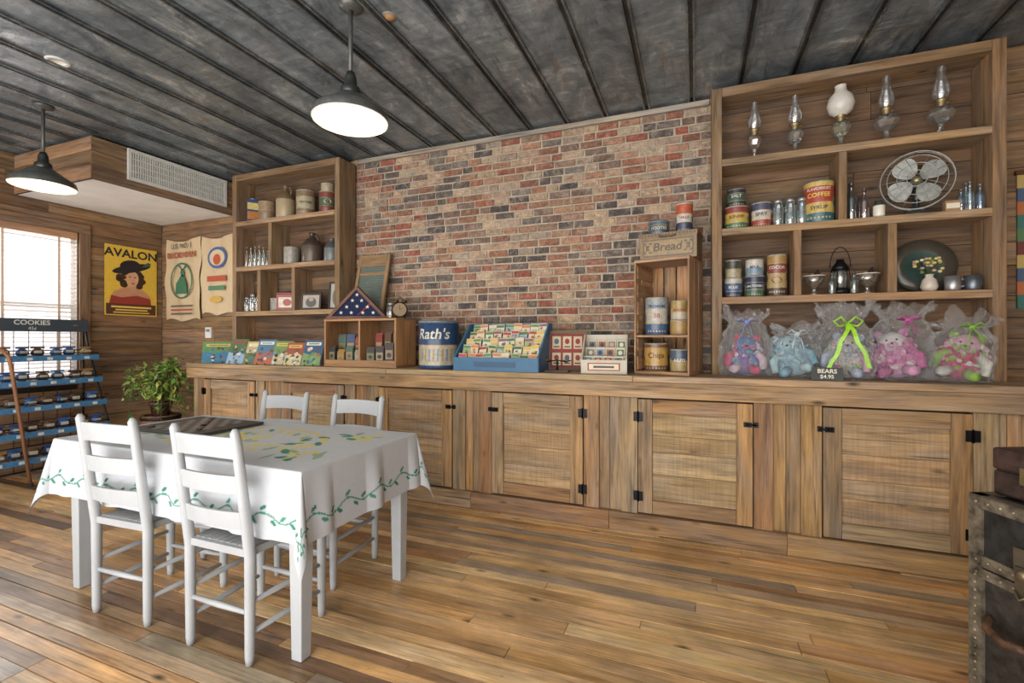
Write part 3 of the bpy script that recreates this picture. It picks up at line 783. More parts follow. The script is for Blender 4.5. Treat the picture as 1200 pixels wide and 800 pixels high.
tin(.255, 3.49, z2, .075, .15, [(.25, s(60, 110, 70)), (.7, s(196, 170, 74)), (1, s(140, 60, 46))], [('SUNNY', .035, .5, s(120, 30, 30))], 'green and yellow vintage food tin on the shelf')
tin(.255, 3.49, z2+.1505, .058, .12, [(.3, s(40, 44, 60)), (.75, s(60, 90, 76)), (1, s(40, 44, 60))], [('SALT', .034, .55, W_)], 'dark round salt tin stacked on another tin', lid=s(70, 72, 76))
tin(.405, 3.5, z2, .062, .165, [(.3, s(160, 60, 50)), (.7, s(206, 198, 176)), (1, s(70, 74, 104))], [('SPRY', .04, .5, s(40, 40, 100))], 'red white and blue tin on the shelf')
def jar(x, y, z, r, h, col, label, name='glass_jar', cat='jar', lid=s(170, 170, 172), fill=None, grp=None):
    e = thing(name, (x, y, z), label, cat, **(dict(group=grp) if grp else {}))
    m = M(); m.lathe([(0, 0), (r*.95, 0), (r, .01), (r, h*.72), (r*.75, h*.84), (r*.72, h*.88)], col, 0, 20); m.mk('jar_body', GLASS, parent=e)
    if fill: m = M(); m.lathe([(0, .003), (r*.9, .003), (r*.93, h*.5), (0, h*.5)], fill); m.mk('jar_contents', PAINT, parent=e)
    m = M(); m.lathe([(r*.72, h*.85), (r*.78, h*.85), (r*.78, h), (0, h)], lid); m.mk('jar_lid', METAL, parent=e)
    return e
for xx in (.50, .57, .635): jar(xx, 3.48, z2, .034, .175, (.82, .9, .92), 'clear glass canning jar with metal lid', grp='canning jars', fill=s(130, 140, 138))
tin(.73, 3.49, z2, .083, .255, [(.22, s(40, 104, 112)), (.48, s(212, 180, 90)), (.9, s(176, 62, 42)), (1, s(216, 186, 90))], [('FLAVORKIST', .03, .8, W_), ('COFFEE', .046, .65, s(226, 200, 96)), ('SYRUP', .04, .34, s(30, 60, 90))], 'large red, yellow and teal coffee tin')
def bottle(x, y, z, r, h, col, label, grp=None, stop=None, name='glass_bottle'):
    m = M(); m.lathe([(0, 0), (r*.95, 0), (r, .008), (r, h*.55), (r*.85, h*.64), (r*.36, h*.76), (r*.34, h*.95), (r*.44, h*.95), (r*.44, h), (r*.25, h)], col, 0, 18)
    if stop: m.cyl(0, 0, h*.96, h*1.06, r*.25, stop, 1, 10)
    return m.mk(name, [GLASS, PAINT], (x, y, z), label=label, category='bottle', **(dict(group=grp) if grp else {}))
bottle(.905, 3.5, z2, .036, .24, (.10, .14, .16), 'tall dark glass bottle on the shelf'); bottle(.965, 3.47, z2, .03, .19, (.45, .18, .05), 'amber glass bottle with cork', stop=s(150, 110, 70))
m = M(); m.lathe([(0, 0), (.027, 0), (.03, .01), (.03, .07), (.02, .085), (.022, .1), (0, .1)], [s(190, 190, 180)]*2+[s(220, 215, 200)]+[s(60, 60, 60)]*3); m.mk('salt_shaker', CERAM, (1.03, 3.44, z2), label='small white shaker with dark cap', category='shaker')
for i, (xx, hh, cc) in enumerate(((1.425, .13, (.45, .62, .76)), (1.465, .17, (.65, .8, .86)), (1.51, .15, (.4, .6, .8)), (1.485, .19, (.7, .82, .86)))):
    bottle(xx, 3.46 if i < 3 else 3.55, z2, .021, hh, cc, 'small blue glass bottle', 'small blue glass bottles')
m = M(); m.box(-.035, .035, -.02, .02, 0, .06, s(150, 116, 84)); m.rect(-.03, .03, .015, .045, .0205, W_); m.mk('small_box', PAPER, (1.37, 3.43, z2), bevel=.002, label='tiny tan cardboard box', category='box')

# fan
e = thing('desk_fan', (1.235, 3.51, z2), 'antique metal desk fan with round wire cage', 'fan', face(1.235, 3.5)*.8)
sv = s(160, 160, 154); fz = .215; q_ = .93
m = M(); m.lathe([(0, 0), (.085, 0), (.085, .012), (.05, .03), (.02, .045), (.018, .1), (0, .1)], s(52, 56, 58)); m.tube([(0, 0, .08), (0, .02, .16), (0, .03, fz)], .013, s(52, 56, 58)); m.mk('fan_base', GLOSS, parent=e)
m = M(); m.T = Matrix.Translation((0, .05, fz)) @ Matrix.Rotation(pi/2, 4, 'X'); m.lathe([(0, -.05), (.04, -.045), (.055, -.02), (.055, .02), (.03, .04), (0, .04)], s(60, 64, 66)); m.mk('fan_motor', GLOSS, parent=e)
m = M()
for rad, yy in ((.185, -.03), (.15, -.055), (.10, -.068), (.05, -.075), (.185, -.005)):
    m.tube([(q_*rad*cos(2*pi*k/32), yy, fz+q_*rad*sin(2*pi*k/32)) for k in range(32)], .0026 if rad < .18 else .004, sv, 0, 6, True)
for k in range(16):
    t = 2*pi*k/16; m.tube([(q_*r*cos(t), yy, fz+q_*r*sin(t)) for r, yy in ((.02, -.077), (.1, -.068), (.15, -.055), (.185, -.03), (.185, -.005))], .0018, sv, 0, 5)
m.mk('fan_cage', METAL, parent=e)
for k in range(4):
    t = 2*pi*k/4+.6; m = M(); m.T = Matrix.Translation((0, -.02, fz)) @ Matrix.Rotation(-t, 4, 'Y'); vs = []
    N = 20
    for q in range(N):
        a = 2*pi*q/N; px = .087+.062*cos(a); pz = .056*sin(a)*(1+.3*cos(a)); vs.append((px, pz*.3, pz))
    m.add(vs, [tuple(range(N))], s(164, 168, 164)); m.mk('fan_blade', GLOSS, parent=e)
m = M(); m.ell((0, -.03, fz), .026, .02, .026, s(170, 156, 120)); m.mk('fan_hub', METAL, parent=e)

# shelf 3 tins
tin(.235, 3.49, z3, .055, .13, [(.3, s(36, 54, 90)), (.75, s(66, 96, 140)), (1, s(196, 194, 180))], [('BLUE', .03, .5, W_)], 'small blue tin on the shelf')
tin(.235, 3.49, z3+.1305, .05, .12, [(.5, s(170, 158, 128)), (1, s(60, 66, 58))], [('TEA', .03, .6, s(60, 40, 30))], 'cream and dark tin stacked on a blue tin')
tin(.365, 3.5, z3, .06, .14, [(.35, s(60, 98, 74)), (.7, s(36, 58, 94)), (1, s(36, 48, 84))], [('LACTOGEN', .024, .5, W_)], 'green and blue milk powder tin')
tin(.365, 3.5, z3+.1405, .055, .11, [(.5, s(116, 146, 166)), (1, s(200, 198, 188))], [('MILK', .03, .5, s(40, 60, 110))], 'light blue and white tin on top of another')
tin(.495, 3.49, z3, .058, .27, [(.2, s(70, 50, 44)), (.55, s(180, 154, 104)), (.8, s(136, 62, 48)), (1, s(170, 134, 74))], [('COCOA', .032, .68, W_)], 'tall red and tan cocoa tin', med=(.03, .38, s(120, 70, 50)))
for xx in (.70, .98):
    m = M(); m.lathe([(0, 0), (.035, 0), (.012, .015), (.012, .04), (.045, .07), (.062, .12), (.058, .12), (.042, .075), (0, .05)], (.96, .9, .8), 0, 20); m.lathe([(.062, .118), (.064, .122), (.06, .122)], s(230, 225, 215), 1, 20)
    m.mk('dessert_dish', [GLASS, CERAM], (xx, 3.47, z3), label='footed glass dessert dish', category='dish', group='footed glass dishes')
    m = M(); m.tube([(-.03, 0, .075), (.02, -.03, .15), (.03, 0, .1)], .012, s(50, 40, 36)); m.ell((0, 0, .11), .03, .03, .025, s(196, 190, 180)); m.mk('wrapped_candy', PAINT, (xx, 3.47, z3), label='wrapped candies heaped in a glass dish', category='candy', group='candies in dishes')
e = thing('railroad_lantern', (.845, 3.49, z3), 'black metal railroad lantern with wire handle', 'lantern')
bk = s(34, 34, 36)
m = M(); m.lathe([(0, 0), (.055, 0), (.055, .03), (.03, .045), (0, .045)], bk); m.lathe([(.03, .15), (.05, .155), (.04, .18), (.025, .2), (.02, .22), (0, .22)], bk)
for k in range(6): t = k*pi/3; m.tube([(.05*cos(t), .05*sin(t), .02), (.055*cos(t), .055*sin(t), .09), (.045*cos(t), .045*sin(t), .16)], .0025, bk, 0, 5)
m.mk('lantern_body', METAL, parent=e)
m = M(); m.lathe([(.03, .045), (.043, .08), (.043, .12), (.03, .15)], (.85, .9, .9)); m.mk('lantern_globe', GLASS, parent=e)
m = M(); m.tube([(.055*cos(t), 0, .17+.13*sin(t)) for t in [pi*k/12 for k in range(13)]], .003, bk, 0, 6); m.mk('lantern_handle', METAL, parent=e)
for xx in (.79, .905): bottle(xx, 3.44, z3, .022, .13, (.3, .4, .35), 'small clear glass bottle', 'small bottles beside the lantern', stop=s(60, 60, 60))
m = M(); m.T = Matrix.Translation((0, 0, .165)) @ Matrix.Rotation(pi/2-.14, 4, 'X'); m.lathe([(0, -.005), (.1, -.005), (.165, .012), (.165, .018), (.1, .002), (0, .002)], [s(40, 50, 48)]*3+[s(70, 66, 58), s(50, 72, 68)], 0, 36)
m.mk('decorative_plate', CERAM, (1.29, 3.58, z3), label='dark round decorative plate standing upright', category='plate')
e = thing('vase', (1.29, 3.49, z3), 'white ceramic vase with small dried flowers', 'vase')
m = M(); m.lathe([(0, 0), (.03, 0), (.042, .03), (.035, .07), (.018, .09), (.024, .105), (.02, .105), (.014, .09)], s(196, 186, 172)); m.mk('vase_body', CERAM, parent=e)
m = M()
for k in range(30):
    t, rr, hh = R.uniform(0, 6.28), R.uniform(.01, .085), R.uniform(.14, .22); p = (rr*cos(t), rr*sin(t)*.5, hh-rr*.4)
    m.tube([(0, 0, .09), p], .0012, s(80, 96, 60), 0, 4); m.ell(p, .012, .012, .009, R.choice([s(206, 186, 110), s(206, 196, 170), s(110, 130, 80), s(190, 160, 140)]), 0, 8)
m.mk('flowers', LEAF, parent=e)
for xx, cc in ((1.385, s(176, 176, 178)), (1.475, s(120, 130, 140))):
    m = M(); m.lathe([(0, 0), (.032, 0), (.036, .005), (.038, .085), (.035, .085), (.033, .01), (0, .01)], cc); m.tube([(.037, 0, .07), (.06, 0, .065), (.06, 0, .03), (.036, 0, .02)], .004, cc, 0, 6)
    m.mk('tin_cup', METAL, (xx, 3.455, z3), R.uniform(-1, 1), label='small metal cup with a handle', category='cup', group='metal cups')

# oil lamps
def oil(x, h, base_c, globe, label, br=.045):
    e = thing('oil_lamp', (x, 3.5, z1), label, 'oil lamp', group='antique oil lamps')
    k = h/.38
    m = M(); m.lathe([(0, 0), (br, 0), (br, .008*k), (br*.5, .025*k), (.014, .05*k), (.016, .07*k), (br*.8, .095*k), (br*1.05, .125*k), (br*.8, .155*k), (.016, .17*k)], base_c, 0, 10, False); m.mk('lamp_base', GLASS, parent=e)
    m = M(); m.lathe([(.016, .165*k), (.022, .17*k), (.026, .19*k), (.032, .195*k), (.03, .21*k), (.0, .21*k)], s(150, 134, 100)); m.tube([(.02, 0, .185*k), (.045, 0, .185*k)], .003, s(168, 140, 84)); m.mk('burner', METAL, parent=e)
    m = M()
    if globe == 'white': m.lathe([(.03, .2*k), (.062, .225*k), (.075, .265*k), (.066, .31*k), (.035, .345*k), (.03, .37*k), (.033, .38*k)], s(206, 202, 194), 0, 26); m.mk('lamp_shade', CERAM, parent=e, label='white milk glass shade')
    else: m.lathe([(.028, .2*k), (.040, .225*k), (.046, .25*k), (.036, .285*k), (.024, .32*k), (.022, .36*k), (.026, .38*k)], (.9, .93, .94), 0, 22); m.mk('chimney', GLASS, parent=e)
oil(.365, .38, (.9, .85, .78), '', 'small clear glass oil lamp with chimney'); oil(.60, .38, (.9, .93, .93), '', 'slim clear glass oil lamp with tall chimney', .05)
oil(.85, .40, (.88, .94, .82), 'white', 'oil lamp with round white milk glass shade', .058); oil(1.085, .405, (.93, .95, .96), '', 'faceted clear glass oil lamp', .066); oil(1.35, .41, (.9, .94, .95), '', 'clear glass oil lamp with wide font', .066)

# left shelf contents
m = M(); m.box(-.055, .055, -.04, .04, 0, .235, s(50, 76, 116)); m.rect(-.05, .05, .13, .2, .0415, s(206, 186, 116)); m.rect(-.05, .05, .03, .11, .0415, s(186, 120, 60)); m.lathe([(.03, .235), (.03, .25), (0, .25)], s(140, 140, 140))
m.mk('spice_tin', GLOSS, (-4.25, 3.5, z1), .9, bevel=.003, label='rectangular blue tin with orange label', category='tin')
tin(-4.05, 3.5, z1, .08, .19, [(.5, s(150, 122, 92)), (1, s(166, 140, 106))], (), 'plain tan round tin', lid=s(120, 110, 100))
def jug(x, z, r, h, c1, c2, label, y=3.5, name='stoneware_jug'):
    e = thing(name, (x, y, z), label, 'jug')
    m = M(); m.lathe([(0, 0), (r*.96, 0), (r, .01), (r, h*.55), (r*.95, h*.62), (r*.55, h*.78), (r*.28, h*.86), (r*.28, h*.95), (r*.36, h), (r*.2, h)], [c1]*3+[c2]*6, 0, 26); m.mk('jug_body', CERAM, parent=e)
    m = M(); m.tube([(r*.3, 0, h*.92), (r*.62, 0, h*.94), (r*.8, 0, h*.82), (r*.72, 0, h*.7)], r*.09, c2, 0, 8); m.mk('jug_handle', CERAM, parent=e)
jug(-3.80, z1, .09, .33, s(166, 148, 118), s(112, 92, 70), 'tan stoneware jug with small handle')
tin(-3.54, 3.5, z1, .088, .24, [(.25, s(140, 114, 84)), (.75, s(186, 174, 144)), (1, s(140, 114, 84))], [('CRACKERS', .03, .5, s(70, 60, 50))], 'tan and cream cracker tin')
tin(-3.27, 3.5, z1, .075, .2, [(.3, s(130, 60, 48)), (.7, s(76, 98, 78)), (1, s(130, 60, 48))], (), 'red and green round tin', med=(.035, .5, s(196, 176, 130)))
tin(-3.27, 3.5, z1+.2005, .06, .08, [(1, s(176, 162, 128))], (), 'small cream tin stacked on a red tin')
for i in range(9):
    bottle(-4.30+(i % 6)*.058+(.03 if i > 5 else 0), 3.47 if i < 6 else 3.55, z2, .021, R.uniform(.14, .2), R.choice([(.7, .5, .3), (.8, .85, .8), (.35, .25, .15), (.75, .8, .75)]), 'small antique medicine bottle', 'small medicine bottles', stop=s(200, 190, 170))
tin(-3.72, 3.5, z2, .075, .17, [(1, s(156, 150, 138))], (), 'grey enamel storage canister with lid', lid=s(120, 114, 108), name='canister', cat='canister')
jug(-3.46, z2, .095, .29, s(84, 72, 62), s(66, 56, 50), 'dark brown stoneware jug')
jug(-3.22, z2, .07, .22, s(106, 110, 110), s(80, 84, 86), 'small grey enamel jug', name='enamel_jug')
for i, xx in enumerate((-4.30, -4.22, -4.14)): jar(xx, 3.48, z3, .034, .15+.03*(i % 2), (.86, .9, .88), 'small clear glass jar', grp='small jars', fill=s(156, 146, 130))
tin(-3.92, 3.5, z3, .06, .13, [(1, s(150, 140, 130))], (), 'plain grey metal round tin', lid=s(150, 150, 150))
m = M(); m.box(-.1, .1, -.05, .05, 0, .16, s(150, 54, 48)); m.rect(-.08, .08, .03, .13, .0515, W_); m.oval(0, .08, .04, .035, .0525, s(160, 60, 50)); m.box(-.102, .102, -.052, .052, .16, .175, s(140, 46, 42))
m.mk('biscuit_tin', GLOSS, (-3.76, 3.5, z3), .5, bevel=.003, label='rectangular red and white biscuit tin', category='tin')
def frame(x, y, z, w, h, rz, fc, pc, label, tilt=-.12):
    e = thing('photo_frame', (x, y, z), label, 'photo frame', rz)
    T = Matrix.Rotation(tilt, 4, 'X'); b = .018
    m = M(); m.T = T; m.box(-w/2, w/2, -.008, .008, 0, b, fc); m.box(-w/2, w/2, -.008, .008, h-b, h, fc); m.box(-w/2, -w/2+b, -.008, .008, b, h-b, fc); m.box(w/2-b, w/2, -.008, .008, b, h-b, fc); m.mk('frame', PLAINW, parent=e)
    m = M(); m.T = T; m.box(-w/2+b, w/2-b, -.002, .004, b, h-b, s(170, 166, 156)); m.oval(0, h*.45, w*.26, h*.3, .003, pc); m.oval(0, h*.62, w*.12, h*.12, .0035, s(180, 150, 130)); m.mk('picture', PAPER, parent=e)
frame(-3.42, 3.44, z3, .2, .16, .3, s(60, 46, 38), s(90, 90, 90), 'small dark wooden photo frame')
frame(-3.19, 3.52, z3, .15, .27, .3, s(40, 40, 42), s(110, 100, 90), 'tall black photo frame')
jar(-3.54, 3.52, z3, .03, .12, (.8, .84, .82), 'small clear jar with dark contents', fill=s(120, 90, 70))

# picture books on the counter
bc = [(s(96, 146, 100), s(70, 126, 160)), (s(70, 106, 70), s(140, 166, 190)), (s(186, 166, 114), s(90, 110, 70)), (s(80, 116, 144), s(170, 96, 74)), (s(114, 144, 88), s(186, 176, 140)), (s(150, 80, 66), s(200, 186, 140)), (s(60, 90, 120), s(120, 150, 100))]
for i, (xx, yy, rz) in enumerate(((-4.45, 3.28, .8), (-4.13, 3.25, .25), (-3.94, 3.28, .3), (-3.76, 3.25, .2), (-3.58, 3.28, .3), (-3.40, 3.25, .2), (-3.22, 3.28, .25))):
    a, b = bc[i]; w = .27 if i == 0 else (.175, .165, .18, .17, .165, .175)[i-1]; m = M(); tl = .38; hh = (.22, .25, .225, .245, .23, .215, .24)[i]; m.T = Matrix.Translation((0, -.07, .0)) @ Matrix.Rotation(-tl, 4, 'X')
    th = .05 if i == 0 else .016
    m.box(-w/2, w/2, 0, th, 0, hh, s(212, 208, 194)); m.box(-w/2-.003, w/2+.003, -.003, 0, -.0, hh+.003, a); m.box(-w/2-.003, w/2+.003, th, th+.003, 0, hh+.003, a)
    m.flat([(-w/2, .0), (w/2, 0), (w/2, .09), (w*.15, .125), (-w*.1, .1), (-w/2, .12)], .0035, b)
    for k in range(18): m.oval(R.uniform(-w*.4, w*.4), R.uniform(.02, hh*.7), R.uniform(.007, .024), R.uniform(.006, .018), .004+k*.0001, R.choice([s(206, 190, 156), s(170, 96, 70), s(114, 78, 50), s(206, 206, 204), s(60, 88, 60), s(86, 120, 166), s(60, 50, 44), jit(a, .3), jit(b, .3)]), 0, R.uniform(0, 3), 9)
    m.rect(-w*.4, w*.4, hh-.05, hh-.02, .0065, R.choice([s(226, 220, 200), s(160, 60, 50), s(210, 184, 90)])); m.rect(-w*.3, w*.3, hh-.04, hh-.03, .0068, jit(a, .3))
    m.mk('picture_book', PAPER, (xx, yy, CT+.0025), rz, label=('thick boxed puzzle with a green farm picture' if i == 0 else 'colourful picture book leaning back on the counter'), category='book', group='picture books on the counter')
    m = M()
    for q in (-.04, .04): m.tube([(q, -.09, .004), (q, .04, .004), (q, .02, .12)], .003, s(60, 50, 44), 0, 6); m.tube([(q, -.09, .004), (q, -.092, .02)], .003, s(60, 50, 44), 0, 6)
    m.tube([(-.04, .04, .004), (.04, .04, .004)], .003, s(60, 50, 44), 0, 6)
    m.mk('book_easel', METAL, (xx, yy, CT), rz, label='small dark wire easel holding a book', category='easel', group='wire easels')

# ------------------------------------------------------------ display crate
e = thing('wooden_crate', (-2.65, 3.34, CT+.001), 'low open-front brown wooden display box on the counter', 'crate')
m = M(); c = s(156, 116, 78); w, d, h = .375, .145, .41
m.box(-w, w, -d, d, 0, .018, c); m.box(-w, w, -d, d, h-.018, h, jit(c)); m.box(-w, -w+.018, -d, d, .018, h-.018, c); m.box(w-.018, w, -d, d, .018, h-.018, jit(c)); m.box(-w+.018, w-.018, d-.012, d, .018, h-.018, s(110, 80, 54)); m.box(-.009, .009, -d+.005, d-.012, .018, h-.018, c)
m.box(-w+.018, w-.018, -d, -d+.012, .018, .06, jit(c))
m.mk('crate_body', PLAINW, parent=e, bevel=.002)
for i in range(14):
    j = i % 7
    xx = -2.65-.32+j*.094+(.03 if j > 3 else 0); yy = 3.25 if i < 7 else 3.37
    hh = R.uniform(.10, .19) if i < 7 else R.uniform(.2, .27); m = M(); cc = R.choice([s(150, 114, 56), s(60, 76, 110), s(136, 66, 56), s(136, 130, 116), s(96, 72, 56), s(76, 98, 82), s(60, 54, 50)])
    m.box(-.036, .036, -.018, .018, 0, hh, cc); m.rect(-.03, .03, hh*.3, hh*.75, .0192, jit(s(150, 130, 100), .3, .15)); m.oval(0, hh*.5, .02, hh*.12, .0198, jit(cc)); m.box(-.036, .036, -.006, .006, hh, hh+.018, jit(cc))
    m.mk('toy_packet', PAPER, (xx, yy, CT+.0195), R.uniform(-.1, .4), label='small colourful packaged novelty in the display box', category='packet', group='packets in the display box')
ct = CT+.4115
e = thing('flag_display_case', (-2.73, 3.28, ct), 'triangular wooden case with folded navy starred flag', 'flag case', .35)
m = M(); W2, H2, b = .275, .285, .024
def prism(m, o, i, y0, y1, col):
    n = len(o); vs = [(p[0], y0, p[1]) for p in o]+[(p[0], y0, p[1]) for p in i]+[(p[0], y1, p[1]) for p in o]+[(p[0], y1, p[1]) for p in i]; fs = []
    for k in range(n):
        q = (k+1) % n; fs += [(k, q, n+q, n+k), (2*n+k, 3*n+k, 3*n+q, 2*n+q), (k, 2*n+k, 2*n+q, q), (n+k, n+q, 3*n+q, 3*n+k)]
    m.add(vs, fs, col)
prism(m, [(-W2, 0), (W2, 0), (0, H2)], [(-W2+.058, b), (W2-.058, b), (0, H2-.034)], -.035, .035, s(104, 64, 46)); m.mk('case_frame', PLAINW, parent=e)
m = M(); m.add([(-W2+.052, -.02, .02), (W2-.052, -.02, .02), (0, -.02, H2-.032), (-W2+.052, .03, .02), (W2-.052, .03, .02), (0, .03, H2-.032)], [(0, 1, 2), (3, 5, 4)], s(34, 42, 70))
def star(m, cx, cz, r, d, c): m.flat([(cx+(r if k % 2 == 0 else r*.4)*sin(pi*k/5), cz+(r if k % 2 == 0 else r*.4)*cos(pi*k/5)) for k in range(10)], d, c)
for cx, cz in ((-.14, .055), (-.05, .055), (.05, .055), (.14, .055), (-.09, .105), (0, .11), (.09, .105), (-.04, .16), (.04, .16), (0, .21)): star(m, cx, cz, .018, .0215, W_)
m.add([(-.0, -.0212, .03), (.005, -.0212, .03), (.12, -.0212, .13), (.11, -.0212, .14)], [(0, 1, 2, 3)], s(150, 56, 56))
m.mk('folded_flag', CLOTH, parent=e)
e = thing('washboard', (-2.79, 3.46, ct), 'old wooden washboard with corrugated metal panel leaning on the wall', 'washboard')
T = Matrix.Rotation(-.22, 4, 'X') @ Matrix.Diagonal((.92, 1, .93, 1)); c = s(140, 112, 80)
m = M(); m.T = T; m.box(-.19, -.155, -.012, .012, 0, .68, c); m.box(.155, .19, -.012, .012, 0, .68, c); m.box(-.155, .155, -.01, .01, .55, .67, jit(c)); m.box(-.155, .155, -.01, .01, .1, .13, c); m.box(-.155, .155, -.01, .01, .46, .49, c); m.mk('frame', PLAINW, parent=e, bevel=.002)
m = M(); m.T = T; vs = []; fs = []
for k in range(61): z = .13+.42*k/60; y = -.002+.004*sin(k*pi/1.5); vs += [(-.155, y, z), (.155, y, z)]
for k in range(60): fs.append((2*k, 2*k+1, 2*k+3, 2*k+2))
m.add(vs, fs, s(106, 116, 110), 0, False); m.mk('scrubbing_panel', PAINT, parent=e)
e = thing('alarm_clock', (-2.33, 3.33, ct), 'small dark round twin-bell alarm clock', 'clock', .5)
m = M(); m.T = Matrix.Translation((0, 0, .075)) @ Matrix.Rotation(pi/2, 4, 'X'); m.lathe([(0, -.03), (.06, -.03), (.064, 0), (.064, .03), (.056, .032)], s(60, 50, 44)); m.mk('clock_case', METAL, parent=e)
m = M(); m.oval(0, .075, .056, .056, .031, s(130, 108, 78)); m.flat([(-.002, .075), (.002, .075), (.002, .115), (-.002, .115)], .0315, s(20, 20, 20)); m.flat([(0, .073), (.03, .085), (.03, .089), (0, .077)], .0315, s(20, 20, 20)); m.mk('clock_face', PAPER, parent=e)
m = M()
for sx in (-1, 1): m.ell((sx*.035, 0, .145), .026, .02, .016, s(90, 74, 50)); m.tube([(sx*.03, 0, .03), (sx*.045, 0, 0)], .006, s(60, 50, 44))
m.tube([(-.03, 0, .155), (0, 0, .185), (.03, 0, .155)], .004, s(90, 74, 50)); m.mk('clock_bells', METAL, parent=e)
jar(-2.45, 3.37, ct, .04, .14, (.6, .45, .3), 'small amber glass jar on the display box', fill=s(90, 60, 40))

# lard tin
m = M(); nb = s(44, 72, 108); cm = s(178, 168, 144)
m.lathe([(0, 0), (.158, 0), (.162, .006), (.162, .03), (.162, .19), (.162, .195), (.162, .365), (.166, .368), (.166, .385), (.155, .388), (.15, .38), (0, .38)], [nb, nb, nb, cm, s(150, 80, 60), nb]+[s(110, 116, 122)]*5, 0, 36)
m.text("Rath's", .115, 0, .275, .002, s(208, 202, 184), 0, .162, .0015, 1, .2)
for k in range(9): m.add([((.1635)*sin(t), -(.1635)*cos(t), z) for t, z in ((-.9+k*.22, .06), (-.82+k*.22, .06), (-.78+k*.22, .16), (-.88+k*.22, .16))], [(0, 1, 2, 3)], s(110, 126, 150) if k % 2 else s(160, 140, 106))
m.mk('lard_tin', GLOSS, (-1.965, 3.35, CT+.001), face(-1.965, 3.35)-.3, label='large aged blue and cream lard tin with white lettering', category='tin')

# seed display
e = thing('seed_display_box', (-1.38, 3.32, CT+.001), 'bright blue wooden seed packet display box', 'display box')
m = M(); bl = s(50, 100, 136); w = .335
for sx in (-1, 1):
    x0, x1 = (sx*w-.007, sx*w+.007)
    o = [(-.17, 0), (.17, 0), (.17, .36), (.10, .36), (-.17, .1)]
    vs = [(x0, p[0], p[1]) for p in o]+[(x1, p[0], p[1]) for p in o]
    m.add(vs, [(4, 3, 2, 1, 0), (5, 6, 7, 8, 9)]+[(k, (k+1) % 5, 5+(k+1) % 5, 5+k) for k in range(5)], bl)
m.mk('side_panel', PAINT, parent=e, bevel=.001)
m = M(); m.box(-w, w, -.175, -.163, 0, .10, bl); m.box(-w, w, -.163, .17, 0, .012, bl); m.box(-w, w, .158, .17, .012, .36, jit(bl)); m.box(-w*.5, w*.5, -.1765, -.175, .03, .07, s(40, 76, 110))
for k in range(1, 5): y = -.163+k*.064; m.box(-w+.007, w-.007, y, y+.004, .012, .06+k*.055, jit(bl))
m.mk('box_body', PAINT, parent=e)
for k in range(5):
    for i in range(9):
        m = M(); cc = R.choice([s(170, 66, 56), s(204, 170, 80), s(90, 126, 76), s(194, 124, 76), s(130, 84, 104), s(204, 194, 172), s(70, 106, 66), s(90, 130, 84)])
        m.T = Matrix.Rotation(-.25+R.uniform(-.12, .12), 4, 'X')
        m.box(-.033, .033, -.002, .002, 0, .105, jit(s(206, 196, 172), .1, .05)); m.rect(-.031, .031, .08, .1, .0026, cc)
        m.rect(-.03, .03, .006, .078, .0027, R.choice([s(140, 160, 114), s(200, 190, 160), s(140, 166, 176), s(196, 176, 130), s(206, 200, 180)]))
        for q in range(7): m.oval(R.uniform(-.018, .018), R.uniform(.015, .068), R.uniform(.006, .014), R.uniform(.006, .012), .003+q*.0002, R.choice([cc, s(70, 110, 60), cc, s(206, 190, 140), s(160, 70, 60)]), 0, 0, 10)
        m.mk('seed_packet', PAPER, (-1.38-.285+i*.071, 3.32-.145+k*.064, CT+.001+.03+k*.056+R.uniform(-.006, .006)), R.uniform(-.12, .12), ry=R.uniform(-.08, .08), label='illustrated paper seed packet', category='seed packet', group='seed packets in the blue box')

# red framed print and cream display box
e = thing('framed_print', (-.905, 3.43, CT+.001), 'wood-framed red print with small cream cards', 'picture', .2)
m = M(); T = Matrix.Rotation(-.14, 4, 'X'); m.T = T; rd = s(140, 44, 38); fc = s(112, 80, 56)
m.box(-.15, .15, -.02, .02, 0, .025, fc); m.box(-.15, .15, -.02, .02, .275, .30, fc); m.box(-.15, -.125, -.02, .02, .025, .275, fc); m.box(.125, .15, -.02, .02, .025, .275, fc); m.mk('picture_frame', PLAINW, parent=e)
m = M(); m.T = T; m.box(-.125, .125, -.004, .01, .025, .275, rd)
for r in range(2):
    for q in range(3):
        cx_, cz_ = -.08+q*.08, .085+r*.125; m.rect(cx_-.032, cx_+.032, cz_-.045, cz_+.05, .006, jit(s(200, 186, 156), .1)); m.oval(cx_, cz_+.012, .018, .022, .0066, R.choice([rd, s(80, 60, 50), s(70, 90, 110)])); m.rect(cx_-.022, cx_+.022, cz_-.034, cz_-.024, .0066, s(90, 60, 50))
m.mk('picture_print', PAPER, parent=e)
e = thing('letter_scale', (-.93, 3.25, CT+.001), 'small dark iron letter scale', 'scale')
m = M(); bk = s(62, 50, 44); m.box(-.09, .09, -.03, .03, 0, .014, bk); m.tube([(0, 0, .014), (0, 0, .085)], .008, bk); m.tube([(-.075, 0, .075), (0, 0, .085), (.075, 0, .075)], .005, bk); m.mk('scale_base', METAL, parent=e)
m = M()
for sx in (-.075, .075): m.lathe([(0, .075), (.02, .078), (.033, .088), (.03, .088), (0, .08)], s(110, 90, 60), 0, 16, True, (sx, 0, 0))
m.mk('scale_pan', METAL, parent=e)
e = thing('card_display_box', (-.60, 3.33, CT+.001), 'small cream slanted display box filled with printed cards', 'display box', .1)
cr = s(184, 176, 158)
m = M()
for sx in (-.155, .145):
    P = [(-.13, 0), (.12, 0), (.12, .27), (.06, .27), (-.13, .1)]; vs = [(x_, p[0], p[1]) for x_ in (sx, sx+.01) for p in P]
    m.add(vs, [(4, 3, 2, 1, 0), (5, 6, 7, 8, 9)]+[(k, (k+1) % 5, 5+(k+1) % 5, 5+k) for k in range(5)], cr)
